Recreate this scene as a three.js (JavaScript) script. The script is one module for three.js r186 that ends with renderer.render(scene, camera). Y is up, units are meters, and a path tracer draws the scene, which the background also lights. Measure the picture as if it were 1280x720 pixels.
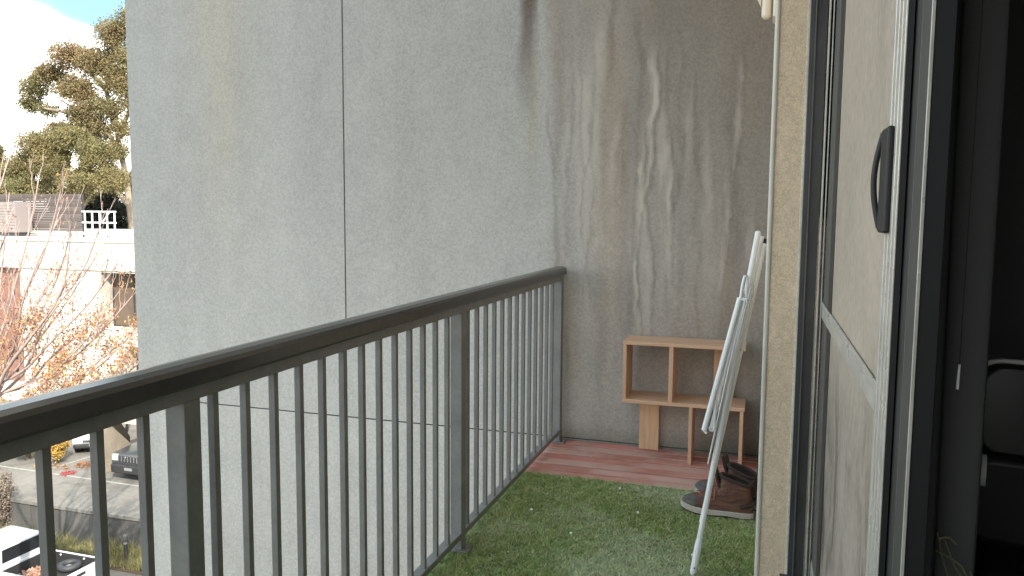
import * as THREE from 'three';
import { RoundedBoxGeometry } from 'three/addons/geometries/RoundedBoxGeometry.js';
import { mergeGeometries, mergeVertices, toCreasedNormals } from 'three/addons/utils/BufferGeometryUtils.js';

// ---------------------------------------------------------------- camera, sky, sun, exposure
const scene = new THREE.Scene();
const camera = new THREE.PerspectiveCamera(40.18, 16 / 9, 0.05, 2000);
camera.position.set(0, 1.34, 0);
camera.rotation.order = 'YXZ';
camera.rotation.set(-0.09501, 0.30814, 0.00745);
const renderer = new THREE.WebGLRenderer({ antialias: true });
renderer.setSize(1024, 576);
renderer.toneMapping = THREE.LinearToneMapping;
renderer.toneMappingExposure = 2.85;
renderer.shadowMap.enabled = true;

const sunDir = new THREE.Vector3(0.50, 0.62, 0.60).normalize();
const sun = new THREE.DirectionalLight(new THREE.Color(1, 0.93, 0.82), 3.2);
sun.position.copy(sunDir).multiplyScalar(90).add(new THREE.Vector3(-20, -5, -20));
sun.target.position.set(-20, -5, -20);
sun.castShadow = true;
sun.shadow.mapSize.set(4096, 4096);
Object.assign(sun.shadow.camera, { left: -60, right: 60, top: 60, bottom: -60, near: 1, far: 220 });
scene.add(sun, sun.target);

// ---------------------------------------------------------------- random numbers and noise
function rng(seed) {
  let a = seed >>> 0;
  return () => { a = (a + 0x6D2B79F5) | 0; let t = Math.imul(a ^ (a >>> 15), 1 | a); t = (t + Math.imul(t ^ (t >>> 7), 61 | t)) ^ t; return ((t ^ (t >>> 14)) >>> 0) / 4294967296; };
}
function hash(x, y, s) {
  let h = Math.imul(x, 374761393) ^ Math.imul(y, 668265263) ^ Math.imul(s, 1274126177);
  h = Math.imul(h ^ (h >>> 13), 1274126177); h ^= h >>> 16;
  return (h >>> 0) / 4294967296;
}
const wrap = (i, p) => (p ? ((i % p) + p) % p : i);
function noise(x, y, s = 0, px = 0, py = px) {
  const xi = Math.floor(x), yi = Math.floor(y), fx = x - xi, fy = y - yi;
  const u = fx * fx * (3 - 2 * fx), v = fy * fy * (3 - 2 * fy);
  const x0 = wrap(xi, px), x1 = wrap(xi + 1, px), y0 = wrap(yi, py), y1 = wrap(yi + 1, py);
  const a = hash(x0, y0, s), b = hash(x1, y0, s), c = hash(x0, y1, s), d = hash(x1, y1, s);
  return a + (b - a) * u + (c - a) * v + (a - b - c + d) * u * v;
}
function fbm(x, y, o = 4, s = 0, px = 0, py = px) {
  let t = 0, a = 0.5, n = 0;
  for (let i = 0; i < o; i++) { t += a * noise(x, y, s + i * 17, px, py); n += a; x *= 2; y *= 2; px *= 2; py *= 2; a *= 0.5; }
  return t / n;
}
const clamp = (x, a = 0, b = 1) => Math.min(b, Math.max(a, x));
const sst = (a, b, x) => { const t = clamp((x - a) / (b - a)); return t * t * (3 - 2 * t); };
const mix = (a, b, t) => a + (b - a) * t;
const enc = (l) => 255 * clamp(l <= 0.0031308 ? l * 12.92 : 1.055 * Math.pow(l, 1 / 2.4) - 0.055);

// a colour texture from fn(u, v) -> [r, g, b] linear
function colorTex(w, h, fn, wrapMode = THREE.RepeatWrapping) {
  const d = new Uint8Array(w * h * 4);
  for (let y = 0, i = 0; y < h; y++) for (let x = 0; x < w; x++, i += 4) {
    const c = fn((x + 0.5) / w, (y + 0.5) / h);
    d[i] = enc(c[0]); d[i + 1] = enc(c[1]); d[i + 2] = enc(c[2]); d[i + 3] = 255;
  }
  const t = new THREE.DataTexture(d, w, h);
  t.colorSpace = THREE.SRGBColorSpace; t.wrapS = t.wrapT = wrapMode; t.magFilter = THREE.LinearFilter; t.minFilter = THREE.LinearFilter; t.needsUpdate = true;
  return t;
}
function grayTex(w, h, fn, wrapMode = THREE.RepeatWrapping) {
  const d = new Uint8Array(w * h * 4);
  for (let y = 0, i = 0; y < h; y++) for (let x = 0; x < w; x++, i += 4) { d[i] = d[i + 1] = d[i + 2] = 255 * clamp(fn((x + 0.5) / w, (y + 0.5) / h)); d[i + 3] = 255; }
  const t = new THREE.DataTexture(d, w, h);
  t.wrapS = t.wrapT = wrapMode; t.magFilter = THREE.LinearFilter; t.minFilter = THREE.LinearFilter; t.needsUpdate = true;
  return t;
}
const rep = (t, x, y = x) => { const c = t.clone(); c.repeat.set(x, y); c.needsUpdate = true; return c; };

// ---------------------------------------------------------------- the sky: bright broken cloud with blue showing higher up
{
  const W = 1024, H = 512, d = new Float32Array(W * H * 4);
  for (let j = 0; j < H; j++) for (let i = 0; i < W; i++) {
    const phi = ((i + 0.5) / W - 0.5) * 2 * Math.PI, th = ((j + 0.5) / H - 0.5) * Math.PI;
    const y = Math.sin(th), x = Math.cos(th) * Math.cos(phi), z = Math.cos(th) * Math.sin(phi);
    const k = 1 / (Math.max(y, 0) + 0.16);
    const n = fbm(x * k * 1.3 + 15.27, z * k * 1.3 + 3.8, 6, 5);
    const cover = sst(0.41, 0.55, n + 0.34 * (1 - sst(-0.05, 0.22, y)));
    const e = clamp(y), b = Math.pow(1 - e, 4);
    const blue = [mix(0.09, 0.26, b), mix(0.24, 0.38, b), mix(0.36, 0.42, b)];
    const e0 = clamp(y), sd = Math.max(0, x * sunDir.x + y * sunDir.y + z * sunDir.z), gl = 0.9 * Math.pow(sd, 4) + 0.55 * sst(0.1, 1.0, -x) * (1 - 0.5 * e0);
    const w = (0.72 + 0.25 * fbm(x * k * 2 + 3, z * k * 2 + 5, 4, 9)) * (1 + gl);
    const o = (j * W + i) * 4;
    for (let c = 0; c < 3; c++) d[o + c] = mix(blue[c] * (1 + gl), w * [1.0, 0.985, 0.955][c], cover);
    if (y < 0) { d[o] = 0.34; d[o + 1] = 0.33; d[o + 2] = 0.31; }
    d[o + 3] = 1;
  }
  const t = new THREE.DataTexture(d, W, H, THREE.RGBAFormat, THREE.FloatType);
  t.mapping = THREE.EquirectangularReflectionMapping; t.magFilter = THREE.LinearFilter; t.minFilter = THREE.LinearFilter; t.needsUpdate = true;
  scene.background = t; scene.environment = t;
}

// ---------------------------------------------------------------- scene-building helpers
const used = new Map();
function numbered(n) { const k = used.get(n) ?? 0; used.set(n, k + 1); return k ? n + '_' + String(k).padStart(3, '0') : n; }
function tag(o, label, category, group) { if (label) o.userData.label = label; if (category) o.userData.category = category; if (group) o.userData.group = group; return o; }
function thing(name, label, category, pos = [0, 0, 0], turn = 0, group) {
  const g = new THREE.Group(); g.name = numbered(name); g.position.set(...pos); g.rotation.y = turn; scene.add(g);
  return tag(g, label, category, group);
}
function part(name, geo, mat, parent, pos, rot) {
  const m = new THREE.Mesh(geo, mat); m.name = name; m.castShadow = m.receiveShadow = true;
  if (pos) m.position.set(...pos);
  if (rot) m.rotation.set(...rot);
  parent.add(m); return m;
}
function structure(name, geo, mat, pos) { const m = part(name, geo, mat, scene, pos); m.name = numbered(name); m.userData.kind = 'structure'; return m; }
function stuffPart(o, name, parent) { o.name = name; o.userData.kind = 'stuff'; o.castShadow = o.receiveShadow = true; parent.add(o); return o; }

// uv in metres, by the main direction of each face
function uvm(g, ox = 0, oy = 0) {
  const n = g.index ? g.toNonIndexed() : g, p = n.attributes.position, uv = new Float32Array(p.count * 2);
  if (!n.attributes.normal) n.computeVertexNormals();
  const A = new THREE.Vector3(), B = new THREE.Vector3(), C = new THREE.Vector3();
  for (let i = 0; i < p.count; i += 3) {
    A.fromBufferAttribute(p, i); B.fromBufferAttribute(p, i + 1); C.fromBufferAttribute(p, i + 2);
    const f = B.clone().sub(A).cross(C.clone().sub(A)), ax = Math.abs(f.x), ay = Math.abs(f.y), az = Math.abs(f.z);
    [A, B, C].forEach((v, k) => {
      const q = ay > ax && ay > az ? [v.x, v.z] : ax > az ? [v.z, v.y] : [v.x, v.y];
      uv[(i + k) * 2] = q[0] + ox; uv[(i + k) * 2 + 1] = q[1] + oy;
    });
  }
  n.setAttribute('uv', new THREE.BufferAttribute(uv, 2));
  return n;
}
const tr = (g, x, y, z) => g.translate(x, y, z);
// a box by its limits, edges rounded by r (0 = sharp), uv in metres
function box(x0, x1, y0, y1, z0, z1, r = 0) {
  const w = x1 - x0, h = y1 - y0, d = z1 - z0;
  const g = r ? new RoundedBoxGeometry(w, h, d, 1, Math.min(r, w / 2.01, h / 2.01, d / 2.01)) : new THREE.BoxGeometry(w, h, d);
  return uvm(tr(g, (x0 + x1) / 2, (y0 + y1) / 2, (z0 + z1) / 2));
}
const V = (x, y, z) => new THREE.Vector3(x, y, z);
function cyl(a, b, r0, r1 = r0, seg = 12, cap = true) {
  const A = V(...a), B = V(...b), d = B.clone().sub(A), g = new THREE.CylinderGeometry(r1, r0, d.length(), seg, 1, !cap);
  g.applyQuaternion(new THREE.Quaternion().setFromUnitVectors(V(0, 1, 0), d.clone().normalize()));
  return g.translate((A.x + B.x) / 2, (A.y + B.y) / 2, (A.z + B.z) / 2);
}
// tube through points with a radius at each end (tapers), slight irregularity from the points themselves
function limb(pts, r0, r1, seg = 6, steps) {
  const c = new THREE.CatmullRomCurve3(pts.map((p) => (p.isVector3 ? p : V(...p)))), n = steps ?? Math.max(2, pts.length * 2);
  const g = new THREE.TubeGeometry(c, n, 1, seg, false), p = g.attributes.position, q = V(0, 0, 0);
  for (let i = 0; i <= n; i++) {
    const o = c.getPointAt(i / n), r = mix(r0, r1, i / n);
    for (let j = 0; j <= seg; j++) { const k = i * (seg + 1) + j; q.fromBufferAttribute(p, k).sub(o).multiplyScalar(r).add(o); p.setXYZ(k, q.x, q.y, q.z); }
  }
  return g;
}
const plain = (gs) => mergeGeometries(gs.map((g) => { const n = g.index ? g.toNonIndexed() : g; for (const k of Object.keys(n.attributes)) if (!['position', 'normal', 'uv'].includes(k)) n.deleteAttribute(k); return n; }));
function extrude(shapePts, depth, bevel = 0, seg = 1) {
  const s = new THREE.Shape(shapePts.map((p) => new THREE.Vector2(...p)));
  return new THREE.ExtrudeGeometry(s, { depth: depth - 2 * bevel, bevelEnabled: bevel > 0, bevelThickness: bevel, bevelSize: bevel, bevelOffset: -bevel, bevelSegments: seg, curveSegments: 8 }).translate(0, 0, bevel);
}
const lin = (r, g, b) => new THREE.Color().setRGB(r, g, b);
const std = (c, rough = 0.8, o = {}) => new THREE.MeshStandardMaterial({ color: lin(...c), roughness: rough, ...o });

// ---------------------------------------------------------------- textures and materials
const WX0 = -4.4, WS = 4.5, WY0 = -1.6;     // the end wall's own texture: 4.5 m square, nothing repeats in it
const streaks = [                            // runs of water on the wall: x, top, bottom, width, strength (+ lime, - dirt), seed
  [-1.30, 3.2, 1.82, 0.050, -0.85, 1], [-1.285, 3.2, 2.1, 0.022, -0.4, 2], [-1.02, 2.4, 0.6, 0.020, 0.30, 3], [-0.94, 2.5, 1.2, 0.035, 0.55, 4], [-0.965, 2.0, 0.5, 0.012, 0.35, 5],
  [-0.86, 3.2, 2.0, 0.025, -0.45, 6], [-0.62, 2.35, 0.7, 0.018, 0.85, 7], [-0.64, 2.0, 0.7, 0.045, 0.40, 8], [-0.545, 2.05, 0.65, 0.022, 0.6, 9], [-0.60, 1.2, 0.0, 0.03, 0.30, 10],
  [-0.78, 2.2, 0.2, 0.05, -0.25, 11], [-0.70, 2.6, 0.4, 0.025, -0.28, 12], [-0.46, 2.5, 0.5, 0.03, -0.26, 13], [-0.30, 1.95, 1.0, 0.018, 0.40, 14], [-0.22, 1.75, 0.7, 0.013, 0.5, 15], [-0.26, 1.8, 0.5, 0.05, 0.2, 16],
  [-0.36, 2.4, 0.5, 0.022, -0.28, 17], [-1.12, 2.6, 0.1, 0.03, -0.24, 18], [-1.08, 1.5, 0.0, 0.03, 0.22, 19], [-0.14, 2.4, 0.7, 0.03, -0.25, 20], [-0.9, 1.2, 0.1, 0.04, -0.25, 21], [-1.19, 2.1, 0.2, 0.012, -0.4, 22], [-0.08, 1.6, 0.4, 0.015, 0.30, 23], [-1.00, 2.3, 1.0, 0.014, 0.55, 24], [-0.52, 1.9, 0.8, 0.010, 0.7, 25], [-0.66, 1.9, 0.5, 0.010, 0.8, 26], [-0.80, 2.1, 1.2, 0.012, 0.35, 27], [-0.40, 2.2, 1.4, 0.010, 0.3, 28], [-0.18, 2.3, 1.3, 0.012, 0.4, 29], [-1.10, 2.4, 0.8, 0.010, 0.35, 30], [-0.57, 2.4, 1.4, 0.03, 0.4, 31],
];
const wallTex = colorTex(2048, 2048, (u, v) => {
  const x = WX0 + u * WS, y = WY0 + v * WS;
  const fine = fbm(x * 110, y * 110, 2, 3), mid = fbm(x * 9, y * 7, 4, 7), big = fbm(x * 1.3, y * 0.9, 4, 11), vert = fbm(x * 7, y * 0.55, 4, 13);
  let a = 0.385 + 0.14 * (fine - 0.5) + 0.05 * (mid - 0.5) + 0.07 * (big - 0.5) + 0.045 * (vert - 0.5);
  a *= mix(1.20, 0.97, sst(0.0, 2.3, y + 0.5 * (big - 0.5)));   // painted lighter towards the bottom, in place of ground bounce light
  if (y < 0.012) a *= 1.03 + 0.06 * (vert - 0.5);  // lower panels painted slightly lighter, as less light is blocked there
  let r = a * 1.01, g = a * 0.995, b = a * 0.945;
  // pale rusty wash left of the middle
  const wash = Math.exp(-Math.pow((x + 3.45 + 0.1 * (big - 0.5)) / 0.22, 2)) * sst(0.4, 2.6, y) * (0.5 + 0.8 * (vert - 0.3));
  r *= 1 + 0.07 * wash; b *= 1 - 0.12 * wash;
  const wash2 = Math.exp(-Math.pow((x + 2.0) / 0.3, 2)) * 0.4 * vert; b *= 1 - 0.05 * wash2;
  // the part under the balcony above: dirtier, browner towards the corner, slab shade painted in
  const edge = -1.215 + 0.05 * (fbm(y * 2.2, 3.3, 3, 31) - 0.5) * 2 - 0.03 * sst(1.3, 2.7, y);
  const z = sst(edge - 0.03, edge + 0.10, x + 0.05 * (mid - 0.5));
  const deep = sst(-1.25, -0.15, x + 0.3 * (vert - 0.5)) * 0.6 + 0.4 * sst(1.2, 2.7, y);
  const dirtShade = z * mix(0.15, 0.49, clamp(deep + 0.5 * (vert - 0.5)));
  r *= 1 - dirtShade * 0.82; g *= 1 - dirtShade * 0.98; b *= 1 - dirtShade * 1.10;
  // broad bands of grey and tan where water has spread
  if (x > -1.55) {
  const band = fbm(x * 4.6 + 0.5 * fbm(y * 1.2, x * 3, 3, 91), y * 0.35, 3, 93), tan = fbm(x * 5.3 + 0.7 * fbm(y * 1.6, x * 2, 3, 95), y * 0.6 + 9, 4, 97);
  const bl = z * (band - 0.5) * 0.55; r *= 1 + bl; g *= 1 + bl; b *= 1 + bl;
  const tn = z * sst(0.50, 0.72, tan) * sst(0.2, 0.9, y) * 0.6; r *= 1 + 0.05 * tn; g *= 1 - 0.06 * tn; b *= 1 - 0.15 * tn;
  // runs: ragged, broken, edged with dirt
  const jit = 0.022 * (fbm(x * 38, y * 9, 3, 53) - 0.5) + 0.012 * (fbm(x * 120, y * 45, 2, 55) - 0.5);
  for (const [x0, top, bot, w0, k, s] of streaks) {
    if (y > top || y < bot - 0.1 || Math.abs(x - x0) > 0.22) continue;
    const w = w0 * (k > 0 ? 1.25 : 1), cx = x0 + 0.13 * (fbm(y * 1.5, s * 3.1, 3, 41) - 0.5) + 0.045 * (fbm(y * 6, s * 5.7, 3, 43) - 0.5);
    const f = sst(top, top - 0.35, y) * sst(bot - 0.1, bot + 0.45, y) * (0.2 + 1.1 * fbm(y * 5, s * 7.7 + x * 14, 3, 47));
    const dx = (x - cx + (s < 3 ? 0 : jit)) / (w * (0.5 + 1.1 * noise(y * 3.3, s * 9.1, 49)));
    const brk = sst(0.36, 0.62, fbm(x * 26 + s, y * 5, 4, 57));
    const p = (k > 0 ? Math.exp(-Math.pow(Math.abs(dx), 2.6)) * (0.30 + 0.85 * brk) : sst(1.3, 0.2, Math.abs(dx)) * (s < 3 ? 0.95 : 0.6 + 0.5 * brk)) * (top > 3 ? sst(bot - 0.1, bot + 0.8, y) : f) * Math.abs(k);
    if (k > 0) { const q = Math.min(1, 1.25 * p), rim = Math.exp(-Math.pow((dx - 1.5) * 1.8, 2)) * f * k * 0.34; r = mix(r, 0.47, q) * (1 - rim); g = mix(g, 0.43, q) * (1 - rim); b = mix(b, 0.385, q) * (1 - 1.1 * rim); }
    else { const q = s === 1 ? 0.85 : 0.7; r *= 1 - q * p * 0.9; g *= 1 - q * p; b *= 1 - q * p * 1.05; }
  }
  }
  // a brown trail below the dark run, and pitting
  const tail = Math.exp(-Math.pow((x + 1.305) / 0.035, 2)) * sst(1.3, 1.9, y) * (1 - sst(2.0, 2.5, y)) * 0.5; r *= 1 - 0.12 * tail; g *= 1 - 0.18 * tail; b *= 1 - 0.35 * tail;
  const pit = hash(Math.floor(x * 210), Math.floor(y * 210), 77); if (pit > 0.997) { r *= 0.82; g *= 0.82; b *= 0.82; }
  // darker towards the foot
  const foot = z * sst(0.14, 0.0, y) * 0.35; r *= 1 - foot; g *= 1 - foot * 0.85; b *= 1 - foot;
  return [r, g, b];
}, THREE.MirroredRepeatWrapping);
wallTex.repeat.set(1 / WS, 1 / WS); wallTex.offset.set(-WX0 / WS, -WY0 / WS);
const grainBump = grayTex(512, 512, (u, v) => 0.6 * fbm(u * 128, v * 128, 2, 5, 128) + 0.4 * fbm(u * 24, v * 24, 3, 6, 24));
const M = {};
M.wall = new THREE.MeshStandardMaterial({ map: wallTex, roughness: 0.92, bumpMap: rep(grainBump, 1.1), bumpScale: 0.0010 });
const concTex = colorTex(512, 512, (u, v) => { const a = 0.75 + 0.3 * (fbm(u * 6, v * 6, 5, 3, 6) - 0.5) + 0.25 * (fbm(u * 90, v * 90, 2, 9, 90) - 0.5) + 0.2 * (fbm(u * 12, v * 2, 3, 15, 12, 2) - 0.5); return [a, a * 0.99, a * 0.97]; });
M.concrete = std([0.46, 0.45, 0.43], 0.92, { map: rep(concTex, 0.4) });
M.slab = std([0.42, 0.41, 0.39], 0.92, { map: rep(concTex, 0.7) });
const sandTex = colorTex(512, 512, (u, v) => {
  const f = fbm(u * 250, v * 250, 2, 4, 250), m = fbm(u * 40, v * 40, 3, 8, 40), l = fbm(u * 3, v * 2, 3, 12, 3, 2);
  const a = 0.82 + 0.50 * (f - 0.5) + 0.22 * (m - 0.5) + 0.22 * (l - 0.5);
  return [a * 0.95, a * 0.88, a * (0.74 + 0.10 * l)];
});
M.sandRender = std([0.93, 0.79, 0.63], 0.95, { map: rep(sandTex, 1.6), bumpMap: rep(grainBump, 3.5), bumpScale: 0.002 });
M.corner = std([0.88, 0.84, 0.74], 0.85, { map: rep(concTex, 1.2) });
M.ceiling = std([0.74, 0.73, 0.70], 0.95, { map: rep(concTex, 0.6) });
const dustTex = colorTex(256, 256, (u, v) => { const a = 0.86 + 0.30 * (fbm(u * 10, v * 10, 5, 2, 10) - 0.5) + 0.16 * (fbm(u * 60, v * 60, 2, 3, 60) - 0.5); return [a, a * 0.995, a * 0.985]; });
const roughTex = grayTex(256, 256, (u, v) => 0.72 + 0.5 * (fbm(u * 9, v * 9, 4, 21, 9) - 0.5));
M.rail = std([0.228, 0.232, 0.232], 0.55, { map: rep(dustTex, 1.7), roughnessMap: rep(roughTex, 1.3), metalness: 0.1 });
M.handrail = std([0.062, 0.061, 0.057], 0.28, { map: rep(dustTex, 1.1), roughnessMap: rep(roughTex, 0.9), metalness: 0.15 });
M.frameDark = std([0.060, 0.061, 0.060], 0.5, { map: rep(dustTex, 1.3), roughnessMap: rep(roughTex, 1.1), metalness: 0.2 });
M.frameGrey = std([0.13, 0.13, 0.125], 0.5, { map: rep(dustTex, 1.9), metalness: 0.2 });
M.anod = std([0.66, 0.63, 0.58], 0.45, { map: rep(dustTex, 1.6), roughnessMap: rep(roughTex, 1.7), metalness: 0.35 });
M.black = std([0.012, 0.012, 0.013], 0.45);
M.rubber = std([0.02, 0.02, 0.02], 0.8);
M.handleBlack = std([0.006, 0.006, 0.007], 0.5);
M.handleGrey = std([0.30, 0.30, 0.30], 0.4, { metalness: 0.3 });
M.cream = std([0.80, 0.70, 0.56], 0.5);
M.whiteTube = std([0.88, 0.89, 0.88], 0.32, { map: rep(dustTex, 3) });
M.whitePlastic = std([0.78, 0.80, 0.79], 0.42);
M.chrome = std([0.75, 0.76, 0.78], 0.16, { metalness: 1 });
M.steel = std([0.45, 0.45, 0.46], 0.35, { metalness: 0.9 });
// wood of the shelf: grain along u (metres)
const woodTex = (seed, cA, cB) => colorTex(512, 256, (u, v) => {
  const w = fbm(u * 4, v * 6, 3, seed, 4, 6), g = fbm(u * 6 + w, v * 46 + 3 * w, 4, seed + 5, 0), f = fbm(u * 30, v * 220, 2, seed + 9, 0);
  const ring = 0.5 + 0.5 * Math.sin((v * 22 + 5 * w + 1.2 * g) * 2.1);
  const t = clamp(0.25 * ring + 0.55 * g + 0.25 * f); return cA.map((c, i) => mix(c, cB[i], t));
});
const oakA = woodTex(3, [0.74, 0.49, 0.34], [0.50, 0.30, 0.19]), oakB = woodTex(31, [0.76, 0.52, 0.33], [0.54, 0.33, 0.19]);
M.oak = [oakA, oakB].map((t) => std([1, 1, 1], 0.55, { map: rep(t, 1.2, 3.5) }));
M.oakV = [oakA, oakB].map((t) => { const c = rep(t, 1.2, 3.5); c.rotation = Math.PI / 2; return std([1, 1, 1], 0.55, { map: c }); });
const deckTex = colorTex(1024, 256, (u, v) => {
  const w = fbm(u * 5, v * 4, 3, 61), g = fbm(u * 9, v * 60 + 2 * w, 3, 63), wear = fbm(u * 6 + 3, v * 2.2, 5, 67), pale = fbm(u * 3.2, v * 1.3, 4, 71);
  let c = [0.60, 0.255, 0.205].map((q, i) => mix(q, [0.30, 0.145, 0.12][i], clamp(0.8 * g)));
  const t = sst(0.44, 0.68, wear); c = c.map((q, i) => mix(q, [0.56, 0.365, 0.31][i], t * 0.85));
  const p = sst(0.45, 0.7, pale) * 0.55; c = c.map((q, i) => mix(q, [0.66, 0.45, 0.39][i], p));
  const red = Math.exp(-Math.pow((u - 0.33) / 0.10, 2) - Math.pow((v - 0.75) / 0.25, 2)); c = c.map((q, i) => mix(q, [0.70, 0.20, 0.16][i], red * 0.7));
  return c;
});
M.grassBase = std([0.17, 0.21, 0.09], 0.95, { map: rep(concTex, 3) });

// ================================================================ GROUND
const YC = -9.25, YG = -10.65;
const paveTex = colorTex(1024, 1024, (u, v) => {
  const a = 0.78 + 0.34 * (fbm(u * 5, v * 5, 5, 71, 5) - 0.5) + 0.22 * (fbm(u * 70, v * 70, 2, 73, 70) - 0.5);
  const st = sst(0.60, 0.74, fbm(u * 11, v * 11, 4, 75, 11)) * 0.22, oil = sst(0.66, 0.76, fbm(u * 7 + 2, v * 7, 3, 79, 7)) * 0.25;
  const q = a * (1 - st) * (1 - oil); return [q, q * 0.975, q * 0.935];
});
M.pave = std([0.22, 0.212, 0.197], 0.9, { map: rep(paveTex, 0.11) });
M.drive = std([0.12, 0.118, 0.112], 0.92, { map: rep(paveTex, 0.17) });
M.land = std([0.10, 0.105, 0.06], 1, { map: rep(concTex, 0.05) });
M.soil = std([0.075, 0.055, 0.038], 1, { map: rep(concTex, 1.3) });
M.linePaint = std([0.40, 0.39, 0.37], 0.8, { map: rep(concTex, 1.1) });
structure('ground', uvm(new THREE.CircleGeometry(900, 48).rotateX(-Math.PI / 2)), M.land, [-20, YG - 0.06, -20]);
structure('driveway', box(-60, 6, YG - 0.05, YG, -20.1, 24), M.drive);
structure('garden_bed', box(-60, -3, YG - 0.05, YG + 0.05, -21.25, -20.1), M.soil);
structure('car_park', box(-62, 2, YG + 0.1, YC, -48, -21.32), M.pave);
for (const [a, b, w] of [[[-40, -23.96], [-20, -23.72], 0.10], [[-27.5, -24.3], [-27.0, -28.6], 0.10], [[-30.4, -24.3], [-29.9, -28.6], 0.10]]) {
  const dx = b[0] - a[0], dz = b[1] - a[1], l = Math.hypot(dx, dz), g = uvm(new THREE.BoxGeometry(l, 0.004, w)).rotateY(-Math.atan2(dz, dx));
  structure('bay_line', g, M.linePaint, [(a[0] + b[0]) / 2, YC + 0.004, (a[1] + b[1]) / 2]);
}

// retaining wall of rendered panels under a paler coping
{
  const t = thing('retaining_wall', 'dark grey rendered retaining wall with pale coping between ute and car park', 'wall');
  const r = rng(91), ms = [0.115, 0.10, 0.13, 0.092].map((a) => std([a, a * 0.97, a * 0.93], 0.9, { map: rep(concTex, 0.55) }));
  for (let i = 0, x = -44; x < 0; i++, x += 1.45) {
    const o = (r() - 0.5) * 0.05;
    part('panel', box(x, x + 1.44, YG - 0.1, YC - 0.12 + (r() - 0.5) * 0.012, -21.5, -21.22 + o, 0.008), ms[i % 4], t);
    if (i % 2 === 0) part('coping', box(x - 0.03, x + 2.86, YC - 0.118, YC + 0.012, -21.52, -21.16 + o * 0.5, 0.012), M.pave, t);
  }
}

// ================================================================ THE APARTMENT BUILDING (balcony, facade and room behind)
const FX = 0.019, DZ = -2.94, WZ = -4.47;                  // facade plane, far jamb of the door recess, end wall
{
  const t = thing('apartment_building', 'sand-rendered apartment facade holding the balcony, its ceiling slab and the dark room', 'building');
  part('facade_wall', box(FX, 0.32, -0.2, 2.86, WZ, DZ - 0.002), M.sandRender, t);
  part('corner_bead', plain([cyl([FX + 0.001, -0.02, DZ - 0.001], [FX + 0.001, 2.85, DZ - 0.001], 0.0085, 0.0085, 24), box(0.118, 0.127, 0.0, 2.615, DZ - 0.001, DZ + 0.003, 0.002)]), M.corner, t);
  part('facade_wall', box(FX, 0.32, 2.36, 2.86, DZ, 1.2), M.sandRender, t);
  part('facade_wall', box(FX, 0.32, -0.2, 2.86, 1.2, 2.1), M.sandRender, t);
  part('balcony_floor', box(-1.20, FX, -0.24, -0.026, WZ, 3.6), M.slab, t);
  part('balcony_ceiling', box(-1.33, FX, 4.70, 4.90, WZ, 0.2), M.ceiling, t);
  part('room_ceiling', box(0.32, 6, 2.62, 2.86, WZ, 2.1), M.ceiling, t);
  const dark = std([0.14, 0.14, 0.138], 0.9), fl = std([0.16, 0.115, 0.085], 0.5);
  part('room_floor', box(FX, 6, -0.24, 0.0, DZ, 2.1), fl, t);
  part('room_wall', box(5.8, 6, 0, 2.62, WZ, 1.25), dark, t);
  part('room_wall', box(0.32, 5.8, 0, 2.62, WZ, DZ - 0.2), dark, t);
  part('room_wall', box(0.32, 6, 0, 2.62, 1.25, 2.1), dark, t);
  part('upper_storeys', box(FX, 10, 2.86, 8.6, WZ, 2.1), M.sandRender, t);
  part('lower_storeys', box(FX, 10, YG - 0.2, -0.24, WZ, 2.1), M.sandRender, t);
  part('neighbouring_flat', box(6, 10, -0.24, 2.86, WZ, 2.1), M.sandRender, t);
  part('wing', box(-4.2, 10, YG - 0.2, 8.6, -12, WZ - 0.16), M.concrete, t);
}
// end wall of precast panels, the joints open by a centimetre
{
  const t = thing('concrete_end_wall', 'tall grey concrete panel wall closing the balcony, stained brown under the corner', 'wall');
  const jx = -2.544, g = 0.004, xs = [[-4.215, jx - g], [jx + g, 4]], ys = [[-10.7, -6.41], [-6.402, -3.19], [-3.182, 0.005], [0.013, 3.9], [3.908, 8.6]];
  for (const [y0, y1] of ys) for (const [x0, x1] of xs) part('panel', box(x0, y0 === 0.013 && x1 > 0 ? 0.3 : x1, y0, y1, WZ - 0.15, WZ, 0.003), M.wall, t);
  part('joint_sealant', plain([box(jx - 0.02, jx + 0.02, YG, 8.55, WZ - 0.16, WZ - 0.007), box(-4.2, 0.3, -0.012, 0.03, WZ - 0.158, WZ - 0.006)]), std([0.10, 0.10, 0.095], 0.9), t);
}

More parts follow.
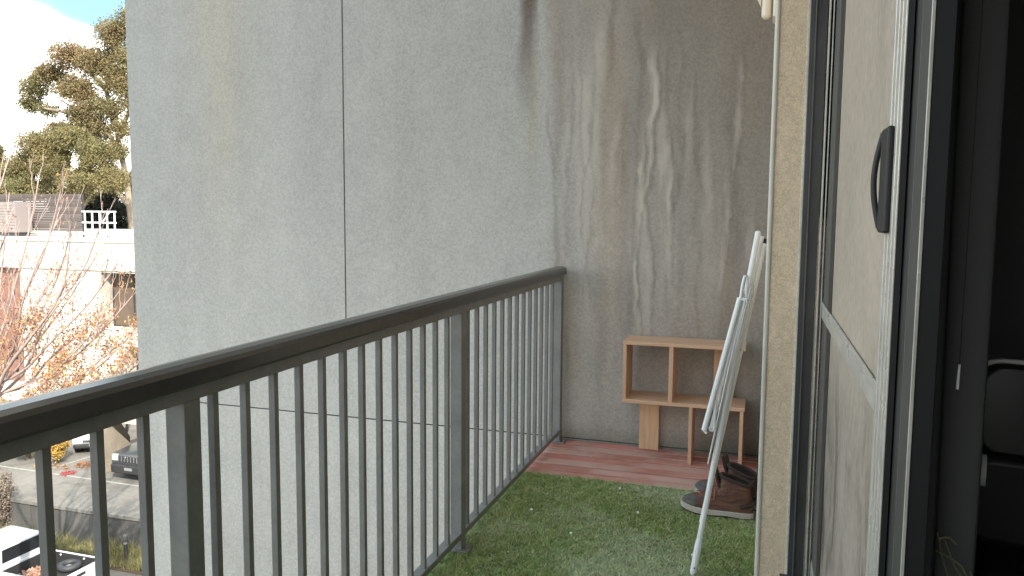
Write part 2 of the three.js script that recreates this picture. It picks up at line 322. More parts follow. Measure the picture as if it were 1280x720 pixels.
// ================================================================ BALCONY RAILING
{
  const t = thing('balcony_railing', 'dark grey metal balcony railing with vertical bars and wide handrail', 'railing');
  const X = -1.10, z0 = -4.435, z1 = 3.5, L = z1 - z0;
  // handrail: a broad tube with rounded shoulders over a narrower fin
  const prof = [[-0.062, 0.018], [-0.058, 0.036], [-0.046, 0.047], [-0.022, 0.051], [0.0, 0.049], [0.014, 0.043], [0.020, 0.034], [0.021, 0.008], [0.016, 0.001], [-0.055, 0.001], [-0.062, 0.006]];
  part('handrail', uvm(extrude(prof, L, 0.003, 1).translate(X, 0.985, z0)), M.handrail, t);
  part('under_rail', box(X - 0.030, X + 0.007, 0.955, 0.986, z0 + 0.01, z1, 0.003), M.rail, t);
  part('bottom_rail', box(X - 0.036, X + 0.003, 0.052, 0.077, z0 + 0.01, z1, 0.002), M.rail, t);
  const posts = [-4.41, -2.832, -1.303, 0.235, 1.75, 3.42];
  for (const z of posts) {
    const p = part('post', box(X - 0.044, X + 0.0045, 0.004, 0.972, z - 0.024, z + 0.024, 0.003), M.rail, t);
    part('base_plate', plain([box(X - 0.060, X + 0.034, -0.006, 0.008, z - 0.035, z + 0.035, 0.002), cyl([X + 0.02, 0.007, z], [X + 0.02, 0.016, z], 0.009, 0.009, 6)]), M.rail, p);
  }
  const bar = box(-0.0175, 0, 0, 0.883, -0.0085, 0.0085, 0.0015);
  const bars = [];
  for (let k = 0; k < 13; k++) bars.push(-4.238 + k * 0.1106);
  for (let k = 0; k < 13; k++) bars.push(-2.700 + k * 0.1095);
  for (let k = 0; k < 13; k++) bars.push(-1.186 + k * 0.1095);
  for (let k = 0; k < 12; k++) bars.push(0.35 + k * 0.1095);
  for (let k = 0; k < 14; k++) bars.push(1.86 + k * 0.1095);
  for (const z of bars) part('baluster', bar, M.rail, t, [X - 0.004, 0.0755, z]);
}

// ================================================================ BALCONY FLOOR: turf mat and timber strip
{
  const t = thing('artificial_grass_mat', 'worn green artificial grass mat covering most of the balcony floor', 'artificial grass');
  part('backing', box(-1.165, FX - 0.004, -0.024, -0.008, -3.815, 0.6), M.grassBase, t);
  const r = rng(5), blades = [];
  for (let k = 0; k < 7; k++) {                             // one tuft: seven bent blades
    const a = r() * 6.283, l = 0.016 + r() * 0.012, o = 0.006 * r(), w = 0.0011, lean = 0.35 + r() * 0.9, dx = Math.cos(a), dz = Math.sin(a), bx = Math.cos(a * 3) * o, bz = Math.sin(a * 5) * o;
    const p = [0, 0.5, 1].map((s) => [bx + dx * lean * l * s * s, l * s * (1 - 0.25 * s * lean), bz + dz * lean * l * s * s]), q = (i, s) => [p[i][0] - dz * w * s, p[i][1], p[i][2] + dx * w * s];
    blades.push(...q(0, 1), ...q(0, -1), ...q(1, 0.9), ...q(0, -1), ...q(1, -0.9), ...q(1, 0.9), ...q(1, 0.9), ...q(1, -0.9), ...p[2]);
  }
  const g = new THREE.BufferGeometry(); g.setAttribute('position', new THREE.Float32BufferAttribute(blades, 3)); g.computeVertexNormals();
  const N = 52000, im = new THREE.InstancedMesh(g, new THREE.MeshStandardMaterial({ color: 0xffffff, roughness: 0.7, side: THREE.DoubleSide }), N), m = new THREE.Matrix4(), q = new THREE.Quaternion(), c = new THREE.Color();
  for (let i = 0; i < N; i++) {
    const x = mix(-1.168, FX - 0.003, r()), z = i < N * 0.8 ? mix(-3.82, -1.9, r()) : mix(-1.9, 0.6, r());
    const flat = fbm(x * 3.2, z * 3.2, 3, 81), s = 0.75 + 0.5 * r();
    q.setFromEuler(new THREE.Euler((r() - 0.5) * 0.7 + 0.5 * (flat - 0.5), r() * 6.283, (r() - 0.5) * 0.7));
    m.compose(V(x, -0.009, z), q, V(s, s * mix(0.75, 1.15, flat), s)); im.setMatrixAt(i, m);
    const pale = sst(0.40, 0.66, fbm(x * 2.4 + 9, z * 2.4, 4, 83)), y = r();
    if (y < 0.13) c.setRGB(0.58, 0.55, 0.34); else c.setRGB(mix(0.28, 0.47, pale), mix(0.37, 0.54, pale), mix(0.12, 0.31, pale)).multiplyScalar(0.65 + 0.6 * r());
    im.setColorAt(i, c);
  }
  stuffPart(im, 'grass_blades', t);
}
{
  const t = thing('timber_deck_strip', 'faded red timber deck boards laid against the stained wall', 'decking');
  part('gap_shade_sheet', box(-1.16, FX - 0.006, -0.0255, -0.018, -4.468, -3.82), M.black, t);  // black sheet added to darken the gaps between boards like shade
  const n = 7, w = 0.080, r = rng(14);
  for (let i = 0; i < n; i++) {
    const z0 = -4.462 + i * (w + 0.014) + (i % 2) * 0.001, tex = rep(deckTex, 0.8, 1.5); tex.offset.set(0.95 + (i < 5 ? 0.37 * i : 0.02 * i), 0.137 * i + 0.3);
    part('board', box(-1.165 + r() * 0.012, FX - 0.006, -0.024, 0.001 + (r() - 0.5) * 0.004, z0, z0 + w, 0.004), std([1.0, 1.0, 1.0], 0.75, { map: tex }), t);
  }
}

// ================================================================ SHELF
{
  const t = thing('wooden_shelf_unit', 'light wooden two-tier open shelf standing on the red deck boards', 'shelf', [-0.385, 0.003, -4.32], 0);
  const P = (n, g, m) => part(n, g, m, t), F = 0.112, B = -0.112, h = 0.016, yt = 0.632, ym = 0.312;
  P('top_board', box(-0.322, 0.318, yt, yt + h + 0.003, B, F, 0.0015), M.oak[0]);
  P('middle_board', box(-0.320, 0.324, ym, ym + h + 0.004, B, F, 0.0015), M.oak[0]);
  P('side_panel', box(-0.318, -0.300, ym + h + 0.004, yt, B, F - 0.002, 0.0012), M.oakV[0]);
  P('divider', box(-0.072, -0.050, ym + h + 0.004, yt, B + 0.012, F - 0.002, 0.0012), M.oakV[0]);
  P('back_brace', box(0.150, 0.252, ym + h + 0.004, yt, B, B + 0.016, 0.0012), M.oakV[1]);
  P('back_brace', box(-0.252, -0.142, 0, ym, B, B + 0.016, 0.0012), M.oakV[1]);
  P('leg_panel', box(0.040, 0.058, 0, ym, B + 0.01, F - 0.002, 0.0012), M.oakV[0]);
  P('leg_panel', box(0.300, 0.318, 0, ym, B, F - 0.002, 0.0012), M.oakV[0]);
}

// ================================================================ CLOTHES AIRER, folded and leaning
{
  const t = thing('folded_clothes_airer', 'white metal clothes airer folded flat and leaning against the corner', 'clothes airer');
  const tube = (a, b, r, name = 'tube', m = M.whiteTube) => part(name, cyl(a, b, r, r, 14), m, t);
  const foot = [-0.2065, 0.0, -2.895], top1 = [-0.020, 1.271, -3.03], lerp = (a, b, s) => a.map((v, i) => mix(v, b[i], s));
  const leg = tube(lerp(foot, top1, 0.05), top1, 0.0105, 'leg');
  part('end_cap', new THREE.SphereGeometry(0.0112, 14, 10), M.whitePlastic, leg, top1);
  part('foot_sleeve', plain([cyl(lerp(foot, top1, 0.012), lerp(foot, top1, 0.085), 0.0125, 0.0135, 14), cyl(foot, lerp(foot, top1, 0.014), 0.009, 0.0115, 12), cyl(lerp(foot, top1, 0.085), lerp(foot, top1, 0.11), 0.0135, 0.0108, 14)]), M.whitePlastic, leg);
  part('screw', new THREE.SphereGeometry(0.003, 8, 6), M.black, leg, [foot[0] + 0.006, foot[1] + 0.034, foot[2] + 0.012]);
  const b2 = [-0.183, 0.185, -2.955], t2 = [0.006, 1.243, -3.06];
  const leg2 = tube(b2, t2, 0.0100, 'leg');
  part('end_cap', cyl(lerp(b2, t2, 0.992), lerp(b2, t2, 1.008), 0.0105, 0.0108, 14), M.rubber, leg2);
  tube([-0.118, 0.60, -2.985], [-0.004, 1.262, -3.055], 0.0078, 'inner_leg');
  tube([-0.152, 0.36, -2.975], [-0.022, 1.15, -3.05], 0.0062, 'inner_leg');
  // shorter wing frames with hooked ends
  const wA = [-0.1775, 0.573, -2.83], wB = [-0.072, 1.045, -2.90];
  tube(wA, wB, 0.0098, 'wing_tube');
  tube([-0.152, 0.580, -2.845], [-0.060, 1.075, -2.915], 0.0078, 'wing_tube');
  part('wing_bracket', plain([limb([[-0.071, 1.03, -2.895], [-0.063, 1.10, -2.90], [-0.055, 1.128, -2.905], [-0.049, 1.115, -2.91], [-0.052, 1.06, -2.905]], 0.0052, 0.0052, 8, 18), box(-0.073, -0.046, 1.035, 1.047, -2.912, -2.892, 0.003)]), M.whitePlastic, t);
  part('hook', plain([limb([[-0.160, 0.585, -2.842], [-0.153, 0.568, -2.842], [-0.145, 0.576, -2.843], [-0.143, 0.61, -2.846], [-0.140, 0.68, -2.85]], 0.0055, 0.0048, 8, 18), cyl([-0.185, 0.580, -2.829], [-0.168, 0.563, -2.829], 0.005, 0.005, 8)]), M.whitePlastic, t);
  for (let k = 0; k < 5; k++) tube([-0.166 + k * 0.004, 0.42 + 0.02 * k, -2.925 - k * 0.006], [-0.045 + k * 0.004, 1.12 - 0.02 * k, -2.985 - k * 0.006], 0.0026, 'drying_rod');
  for (const s of [0.35, 0.62, 0.80]) { const c = lerp(b2, t2, s); part('rivet', new THREE.SphereGeometry(0.0035, 8, 6), M.steel, t, [c[0] + 0.002, c[1], c[2] + 0.0095]); }
}

// ================================================================ HIKING BOOTS
function bootRing(h) {                                      // outline of a boot cut at height h: back, front, half width at heel, at ball
  const k = [[0.024, 0.150, -0.160, 0.036, 0.051], [0.045, 0.152, -0.160, 0.037, 0.052], [0.062, 0.150, -0.148, 0.037, 0.049], [0.075, 0.147, -0.118, 0.036, 0.044], [0.090, 0.143, -0.066, 0.035, 0.040], [0.105, 0.140, -0.022, 0.035, 0.037], [0.125, 0.137, 0.004, 0.036, 0.036], [0.150, 0.136, 0.010, 0.039, 0.037], [0.172, 0.142, 0.004, 0.041, 0.038]];
  let i = 0; while (i < k.length - 2 && h > k[i + 1][0]) i++;
  const s = clamp((h - k[i][0]) / (k[i + 1][0] - k[i][0])); return k[i].slice(1).map((v, j) => mix(v, k[i + 1][j + 1], s));
}
function bootPoint(h, a, grow = 0, tilt = 0) {
  const [b, f, wh, wb] = bootRing(h), c = Math.cos(a), s = Math.sin(a), mid = (b + f) / 2, half = (b - f) / 2 + grow;
  const x = mid + half * Math.sign(c) * Math.pow(Math.abs(c), 0.82), t = clamp((x - f) / (b - f));
  const w = mix(wb, wh, sst(0.15, 0.8, t)) + grow;
  return [x, h + tilt * (x - 0.07), w * Math.sign(s) * Math.pow(Math.abs(s), 0.78) + 0.008 * sst(0.6, 0, t)];
}
function bootSurface(h0, h1, nh, grow, tilt, close, wrinkle = 0) {
  const na = 44, pos = [], idx = [], uv = [];
  for (let i = 0; i <= nh; i++) for (let j = 0; j <= na; j++) {
    const h = mix(h0, h1, i / nh), a = (j / na) * 6.283185, g = grow + wrinkle * (fbm(h * 90 + 5, Math.cos(a) * 4 + Math.sin(a) * 3, 3, 19) - 0.5);
    const p = bootPoint(h, a, g, tilt * sst(0.10, 0.17, h)); pos.push(...p); uv.push(j / na * 0.6, h);
    if (i < nh && j < na) { const k = i * (na + 1) + j; idx.push(k, k + na + 1, k + 1, k + 1, k + na + 1, k + na + 2); }
  }
  if (close) { const k = pos.length / 3, o = nh * (na + 1); pos.push(0.07, h1 + 0.001, 0); uv.push(0, 0); for (let j = 0; j < na; j++) idx.push(o + j, k, o + j + 1); }
  const g = new THREE.BufferGeometry(); g.setAttribute('position', new THREE.Float32BufferAttribute(pos, 3)); g.setAttribute('uv', new THREE.Float32BufferAttribute(uv, 2)); g.setIndex(idx); g.computeVertexNormals(); return g;
}
const leatherTex = colorTex(256, 256, (u, v) => { const a = 0.8 + 0.8 * (fbm(u * 9, v * 9, 5, 33, 9) - 0.5) + 0.4 * (fbm(u * 60, v * 60, 2, 35, 60) - 0.5); return [a, a * 0.95, a * 0.92]; });
const lea = { map: rep(leatherTex, 4, 9), bumpMap: rep(leatherTex, 6, 12), bumpScale: 0.002, side: THREE.DoubleSide };
M.boot = std([0.15, 0.075, 0.052], 0.7, lea); M.bootDark = std([0.055, 0.036, 0.030], 0.75, lea); M.bootToe = std([0.13, 0.125, 0.118], 0.75, lea);
M.midsole = std([0.50, 0.46, 0.40], 0.8, { map: rep(dustTex, 8) }); M.outsole = std([0.03, 0.028, 0.026], 0.85); M.lace = std([0.42, 0.13, 0.10], 0.85);
function boot(label, pos, turn, roll, lean) {
  const t = thing('hiking_boot', label, 'boot', pos, turn, 'pair of hiking boots'); t.rotation.order = 'YXZ'; t.rotation.x = roll; t.rotation.z = lean;
  const sole = bootSurface(0.006, 0.030, 5, 0.0055, 0, true); { const p = sole.attributes.position; for (let i = 0; i < p.count; i++) { const x = p.getX(i); p.setY(i, p.getY(i) + 0.016 * Math.pow(clamp((-x - 0.06) / 0.1), 1.6) + 0.006 * Math.sin(clamp((x + 0.02) / 0.12) * 3.14) * (p.getY(i) > 0.02 ? 0 : 0.7)); } sole.computeVertexNormals(); }
  const s = part('sole', sole, M.midsole, t);
  const out = bootSurface(0.0, 0.009, 2, 0.004, 0, true); { const p = out.attributes.position; for (let i = 0; i < p.count; i++) p.setY(i, p.getY(i) + 0.016 * Math.pow(clamp((-p.getX(i) - 0.06) / 0.1), 1.6)); out.computeVertexNormals(); }
  part('tread', out, M.outsole, s);
  const up = part('upper', bootSurface(0.026, 0.168, 34, 0, -0.28, false, 0.006), M.boot, t);
  part('lining', plain([bootSurface(0.085, 0.166, 10, -0.007, -0.28, false), bootSurface(0.080, 0.086, 2, -0.010, 0, true)]), M.bootDark, up);
  // padded collar rim
  const rim = []; for (let j = 0; j < 28; j++) rim.push(V(...bootPoint(0.168, (j / 28) * 6.283, -0.003, -0.28)));
  part('collar', new THREE.TubeGeometry(new THREE.CatmullRomCurve3(rim, true), 60, 0.0075, 8, true), M.bootDark, up);
  // toe cap: the front of the same surface, a little proud
  const cap = bootSurface(0.026, 0.078, 12, 0.0025, 0, false).toNonIndexed(), cp = cap.attributes.position, keep = [], ku = [];
  for (let i = 0; i < cp.count; i += 3) if ((cp.getX(i) + cp.getX(i + 1) + cp.getX(i + 2)) / 3 < -0.088) for (let k = 0; k < 3; k++) { keep.push(cp.getX(i + k), cp.getY(i + k), cp.getZ(i + k)); ku.push(cap.attributes.uv.getX(i + k), cap.attributes.uv.getY(i + k)); }
  const cg = new THREE.BufferGeometry(); cg.setAttribute('position', new THREE.Float32BufferAttribute(keep, 3)); cg.setAttribute('uv', new THREE.Float32BufferAttribute(ku, 2)); cg.computeVertexNormals(); part('toe_cap', mergeVertices(cg), M.bootToe, up);
  part('heel_counter', limb([[0.10, 0.055, 0.040], [0.145, 0.07, 0.026], [0.158, 0.08, 0], [0.145, 0.07, -0.026], [0.10, 0.055, -0.040]], 0.008, 0.008, 6, 24), M.bootDark, up);
  part('tongue', new RoundedBoxGeometry(0.012, 0.10, 0.052, 2, 0.005), M.bootDark, up, [-0.006, 0.172, 0.003], [0, 0, 0.30]);
  for (let k = 0; k < 6; k++) {                             // laces across the instep
    const h = 0.082 + k * 0.0155, x = bootRing(h)[1] + 0.006, w = 0.030 - k * 0.0015;
    part('lace', limb([[x + 0.018, h, -w], [x - 0.004, h + 0.006, -0.010], [x - 0.006, h + 0.008, 0.006], [x + 0.018, h + 0.004, w]], 0.0026, 0.0026, 6, 14), M.lace, up);
  }
  part('lace', limb([[-0.02, 0.135, 0.02], [-0.04, 0.120, 0.045], [-0.03, 0.085, 0.050], [-0.015, 0.075, 0.046], [-0.01, 0.10, 0.046], [-0.015, 0.128, 0.03]], 0.0024, 0.0024, 6, 24), M.lace, up);
  part('pull_tab', new THREE.TorusGeometry(0.016, 0.0042, 8, 16), M.bootDark, up, [0.150, 0.158, 0], [0, Math.PI / 2 - 0.5, 0.1]);
  return t;
}
boot('brown hiking boot with grey toe, nearer of the pair on the grass', [-0.150, 0.004, -3.545], -0.12, 0, 0);
boot('brown hiking boot half hidden behind its pair, pushed nearest the deck boards', [-0.115, 0.010, -3.70], -0.42, 0.06, -0.02);

// ================================================================ DOORS
{
  const t = thing('sliding_door_frame', 'dark grey aluminium sliding door frame against the sandy reveal', 'door frame');
  const y0 = 0.0, y1 = 2.36, B = (x0, x1, z0, z1, m = M.frameDark, r = 0.0012) => part('jamb', box(x0, x1, y0, y1, z0, z1, r), m, t);
  B(0.127, 0.142, DZ - 0.05, DZ + 0.012); B(0.142, 0.147, DZ - 0.05, DZ + 0.016, M.frameGrey); B(0.147, 0.180, DZ - 0.05, DZ + 0.004);
  for (const [a, b, d] of [[0.184, 0.190, 0.03], [0.197, 0.201, 0.03]]) part('track_lip', box(a, b, y0, y1, DZ - 0.05, DZ + d, 0.001), M.anod, t);
  B(0.180, 0.320, DZ - 0.05, DZ - 0.002);
  part('sill', box(0.10, 0.32, -0.002, 0.035, DZ + 0.001, 1.2, 0.002), M.frameDark, t);
  part('head', box(0.10, 0.32, 2.30, 2.36, DZ + 0.001, 1.2, 0.002), M.frameDark, t);
}
{
  const t = thing('insect_screen_door', 'aluminium sliding insect screen door with dusty mesh and black handle', 'screen door');
  const y0 = 0.04, y1 = 2.29, zf = -2.925, zn = -1.362;
  const st = part('stile', box(0.2, 0.2065, y0, y1, zn - 0.135, zn - 0.002, 0.001), M.anod, t);
  for (let k = 0; k < 4; k++) part('ridge', box(0.1968, 0.2002, y0, y1, zn - 0.133 + k * 0.036, zn - 0.115 + k * 0.036, 0.0014), M.anod, st);
  part('edge_seal', box(0.1985, 0.2075, y0, y1, zn - 0.0018, zn + 0.002), M.black, st);
  part('stile', box(0.203, 0.2085, y0, y1, -2.87, -2.672, 0.001), M.frameGrey, t);
  part('gasket', box(0.2025, 0.2090, y0, y1, -2.671, -2.545, 0.001), M.black, t);
  const mr = part('mid_rail', box(0.199, 0.2085, 0.990, 1.026, -2.87, zn - 0.136, 0.0015), M.anod, t);
  part('lip', box(0.197, 0.2015, 1.030, 1.046, -2.87, zn - 0.136, 0.001), M.anod, mr);
  part('bead', box(0.203, 0.208, 1.024, 1.0315, -2.87, zn - 0.136), M.frameGrey, mr);
  part('top_rail', box(0.2, 0.2085, y1 - 0.05, y1, -2.87, zn - 0.136, 0.001), M.anod, t);
  part('bottom_rail', box(0.2, 0.2085, y0, y0 + 0.09, -2.87, zn - 0.136, 0.001), M.anod, t);
  const meshTex = colorTex(1024, 1024, (u, v) => {
    const z = u * 1.6, y = v * 2.3;
    const dust = fbm(z * 4, y * 3, 5, 101), fine = fbm(z * 70, y * 70, 2, 103), run = fbm(z * 6 + 1.6 * fbm(y * 3, z * 3, 3, 109), y * 1.9, 5, 105), low = sst(1.15, 0.55, y);
    let a = 0.82 + 0.32 * (dust - 0.5) + 0.22 * (fine - 0.5) - low * (0.34 + 1.0 * (run - 0.5));
    const mark = low * sst(0.54, 0.60, run) * 0.26 * (1 - sst(0.60, 0.68, run)); a += mark;
    const warm = 1 - low * 0.5;
    return [a, a * mix(0.99, 0.955, warm), a * mix(0.98, 0.885, warm)];
  }, THREE.ClampToEdgeWrapping);
  meshTex.repeat.set(1 / 1.6, 1 / 2.3); meshTex.offset.set(2.95 / 1.6, 0);
  M.mesh = new THREE.MeshStandardMaterial({ color: lin(0.50, 0.435, 0.375), map: meshTex, roughness: 0.85, side: THREE.DoubleSide });
  part('mesh', uvm(new THREE.PlaneGeometry(1.15, 2.2).rotateY(-Math.PI / 2).translate(0.2048, 1.165, -2.03)), M.mesh, t);
  const h = part('handle', new RoundedBoxGeometry(0.012, 0.176, 0.075, 2, 0.005), M.handleBlack, t, [0.193, 1.399, -1.466]);
  const arc = []; for (let k = 0; k <= 12; k++) { const s = k / 12; arc.push(V(0.193 - 0.0115 * Math.sin(s * Math.PI), 1.318 + s * 0.165, -1.520 - 0.006 * Math.sin(s * Math.PI))); }
  const pull = limb(arc, 0.0052, 0.0052, 10, 28); part('pull', pull, M.handleBlack, h, undefined).position.set(-0.193, -1.399, 1.466);
  part('cover', new RoundedBoxGeometry(0.010, 0.18, 0.03, 2, 0.004), M.handleGrey, h, [0.003, 0.001, -0.049]);
}
{
  const t = thing('sliding_glass_door', 'dark grey sliding glass door slid open behind the screen door', 'glass door');
  const y0 = 0.04, y1 = 2.29, zn = -1.228, dk = std([0.050, 0.050, 0.047], 0.5, { map: rep(dustTex, 1.3), metalness: 0.2 }), dk2 = std([0.058, 0.058, 0.054], 0.5, { map: rep(dustTex, 1.3) });
  const st = part('stile', box(0.2105, 0.2135, y0, y1, zn - 0.21, zn, 0.001), dk, t);
  part('core', box(0.2138, 0.240, y0, y1, zn - 0.21, zn - 0.003, 0.001), M.black, st);
  part('rib', box(0.2092, 0.2108, y0, y1, zn - 0.072, zn - 0.004, 0.0006), dk2, st);
  part('rib', box(0.2086, 0.2096, y0, y1, zn - 0.074, zn - 0.070, 0.0003), M.frameGrey, st);
  part('edge_strip', box(0.2084, 0.2130, y0, y1, zn - 0.004, zn + 0.001, 0.0006), M.anod, st);
  part('stile', box(0.212, 0.238, y0, y1, -2.92, -2.85, 0.002), M.frameDark, t);
  part('rail', box(0.212, 0.238, y0, y0 + 0.09, -2.85, zn - 0.21, 0.002), M.frameDark, t);
  part('rail', box(0.212, 0.238, y1 - 0.06, y1, -2.85, zn - 0.21, 0.002), M.frameDark, t);
  part('pane', box(0.223, 0.228, y0 + 0.09, y1 - 0.06, -2.85, zn - 0.21), new THREE.MeshPhysicalMaterial({ color: lin(0.9, 0.95, 0.93), transmission: 1, thickness: 0, roughness: 0.03 }), t);
}

// ================================================================ THINGS AT THE DOOR AND INSIDE
{
  const t = thing('wall_bracket', 'cream rounded bracket hanging high on the wall corner', 'bracket');
  part('back_plate', box(0.004, FX + 0.004, 2.055, 2.5, -3.20, -3.08, 0.006), M.cream, t);
  part('arm', plain([new THREE.CapsuleGeometry(0.017, 0.5, 8, 18).translate(-0.0195, 2.322, -3.12)]), M.cream, t);
  part('gusset', extrude([[-0.0385, 2.10], [-0.0385, 2.55], [-0.15, 2.55], [-0.15, 2.33]].map(([x, y]) => [x, y]), 0.02, 0.004).translate(0, 0, -3.13), M.cream, t);
}
{
  const t = thing('dark_curtain', 'charcoal curtain bunched behind the open glass door', 'curtain');
  const pos = [], idx = [], nz = 150, ny = 8;
  for (let j = 0; j <= ny; j++) for (let i = 0; i <= nz; i++) {
    const s = i / nz, z = mix(-1.43, -2.75, s), y = mix(0.03, 2.45, j / ny), f = fbm(s * 6, 3, 2, 7) * 4;
    pos.push(0.328 + 0.019 * Math.sin(s * 62 + f) + 0.008 * Math.sin(s * 23 + j * 0.25 + f), y, z + 0.008 * Math.sin(s * 40 + j * 0.3));
    if (i < nz && j < ny) { const k = j * (nz + 1) + i; idx.push(k, k + 1, k + nz + 1, k + 1, k + nz + 2, k + nz + 1); }
  }
  const g = new THREE.BufferGeometry(); g.setAttribute('position', new THREE.Float32BufferAttribute(pos, 3)); g.setIndex(idx); g.computeVertexNormals();
  part('fabric', g, std([0.15, 0.152, 0.145], 0.85, { side: THREE.DoubleSide }), t);
  part('rod', cyl([0.335, 2.47, -2.85], [0.335, 2.47, 1.0], 0.012, 0.012), M.steel, t);
}
{
  const t = thing('light_dash_bead', 'small white dash of light by the curtain, modelled as an added hanging bead', 'light_gap');  // a gap of light, modelled as an added bead on a thread
  part('weight', cyl([0.2895, 1.078, -1.330], [0.2905, 1.116, -1.330], 0.0022, 0.0018, 10), M.whitePlastic, t);
  part('added_cord', cyl([0.2905, 1.116, -1.330], [0.293, 2.455, -1.330], 0.0007, 0.0007, 6), M.black, t);
}
{
  const t = thing('office_chair', 'black padded office chair with bright piping just inside the doorway', 'chair', [0.76, 0.0, -2.02], -0.22);
  const leather = new THREE.MeshPhysicalMaterial({ color: lin(0.012, 0.012, 0.014), roughness: 0.5, specularIntensity: 0.6, clearcoat: 0.22, clearcoatRoughness: 0.15, bumpMap: rep(grainBump, 9), bumpScale: 0.0006 });
  const S = (w, h, r) => { const s = new THREE.Shape(); s.moveTo(-w + r, 0); s.lineTo(w - r, 0); s.quadraticCurveTo(w, 0, w, r); s.lineTo(w, h - r); s.quadraticCurveTo(w, h, w - r, h); s.lineTo(-w + r, h); s.quadraticCurveTo(-w, h, -w, h - r); s.lineTo(-w, r); s.quadraticCurveTo(-w, 0, -w + r, 0); return s; };
  const pad = (w, h, d, r) => new THREE.ExtrudeGeometry(S(w, h, r), { depth: d, bevelEnabled: true, bevelThickness: 0.03, bevelSize: 0.02, bevelOffset: -0.006, bevelSegments: 6, curveSegments: 12 });
  const bk = part('backrest', pad(0.262, 0.20, 0.03, 0.05), leather, t, [0, 0.785, -0.03], [-0.10, 0, 0]);
  const edge = S(0.278, 0.232, 0.06).getPoints(10).map((p) => V(p.x, p.y - 0.016, 0.040));
  part('piping', new THREE.TubeGeometry(new THREE.CatmullRomCurve3(edge, true, 'catmullrom', 0.1), 120, 0.0058, 8, true), std([0.85, 0.85, 0.84], 0.35), bk);  // pale colour stands in for bright reflections on chrome
  part('lumbar_pad', pad(0.275, 0.19, 0.03, 0.05), leather, t, [0, 0.595, -0.01], [0.07, 0, 0]);
  part('arm_bolt', cyl([-0.262, 0.765, 0.085], [-0.246, 0.765, 0.085], 0.036, 0.036, 24), M.whitePlastic, t);
  part('seat', new RoundedBoxGeometry(0.5, 0.09, 0.48, 3, 0.03), leather, t, [0, 0.44, -0.28]);
  part('column', cyl([0, 0.1, -0.25], [0, 0.4, -0.25], 0.025), M.chrome, t);
  for (let k = 0; k < 5; k++) { const a = k * 1.2566 + 0.3, x = Math.cos(a) * 0.3, z = Math.sin(a) * 0.3 - 0.25; part('base_leg', limb([[0, 0.12, -0.25], [x * 0.6, 0.10, (z + 0.25) * 0.6 - 0.25], [x, 0.07, z]], 0.024, 0.014, 8), M.chrome, t); part('castor', new THREE.SphereGeometry(0.028, 12, 8), M.rubber, t, [x, 0.03, z]); }
}
{
  const t = thing('dried_twig_plant', 'dry yellowish twigs rising from a pot inside the doorway', 'plant', [0.300, 0, -1.352]);
  part('pot', new THREE.LatheGeometry([[0, 0.0], [0.055, 0.0], [0.062, 0.02], [0.075, 0.15], [0.082, 0.155], [0.080, 0.17], [0.068, 0.17], [0.066, 0.14], [0, 0.135]].map((p) => new THREE.Vector2(...p)), 24), std([0.08, 0.06, 0.05], 0.7), t, [0.062, 0.0, 0.05]);
  const tw = std([0.17, 0.15, 0.075], 0.85);
  for (const p of [[[0.06, 0.13, 0.05], [0.05, 0.5, 0.03], [0.015, 0.72, 0], [-0.012, 0.80, 0.0], [-0.021, 0.842, 0]], [[0.03, 0.6, 0.005], [0.020, 0.785, 0], [-0.006, 0.805, 0], [-0.022, 0.812, 0]], [[0.065, 0.13, 0.05], [0.06, 0.5, 0.02], [0.045, 0.74, 0.01], [0.012, 0.778, 0.0], [-0.010, 0.83, 0.0]], [[0.045, 0.70, 0.01], [0.034, 0.768, 0.005], [0.028, 0.785, 0.0]], [[-0.019, 0.832, 0], [-0.006, 0.836, 0], [0.006, 0.826, 0]]]) part('twig', limb(p, 0.0026, 0.0012, 6, 16), tw, t);
}

// ================================================================ VEHICLES
const paint = (c, o = {}) => new THREE.MeshPhysicalMaterial({ color: lin(...c), roughness: 0.42, clearcoat: 0.8, clearcoatRoughness: 0.08, ...o });
M.carGlass = new THREE.MeshPhysicalMaterial({ color: lin(0.012, 0.014, 0.016), roughness: 0.22 });
M.plastic = std([0.022, 0.022, 0.023], 0.7);
M.lampGlass = new THREE.MeshPhysicalMaterial({ color: lin(0.72, 0.74, 0.76), roughness: 0.12, clearcoat: 1, metalness: 0.3 });
M.lampRed = new THREE.MeshPhysicalMaterial({ color: lin(0.30, 0.015, 0.012), roughness: 0.15, clearcoat: 1 });
function wheel(parent, x, z, r, w, side) {
  const g = new THREE.LatheGeometry([[r * 0.62, -w / 2], [r * 0.95, -w / 2], [r, -w / 2 + 0.03], [r, w / 2 - 0.03], [r * 0.95, w / 2], [r * 0.62, w / 2]].map((p) => new THREE.Vector2(...p)), 32).rotateX(Math.PI / 2);
  const wh = part('wheel', g, M.rubber, parent, [x, r, z]);
  const rim = [new THREE.LatheGeometry([[0.001, 0], [r * 0.2, 0], [r * 0.22, -0.02], [r * 0.52, -0.035], [r * 0.60, 0.012], [r * 0.66, 0.012]].map((p) => new THREE.Vector2(...p)), 28).rotateX(Math.PI / 2)];
  for (let k = 0; k < 5; k++) rim.push(new THREE.BoxGeometry(r * 0.5, r * 0.16, 0.03).translate(r * 0.34, 0, 0.0).rotateZ(k * 1.2566));
  const rg = plain(rim); if (side < 0) rg.rotateY(Math.PI);
  part('rim', rg, M.steel, wh, [0, 0, side * (w / 2 - 0.02)]);
}
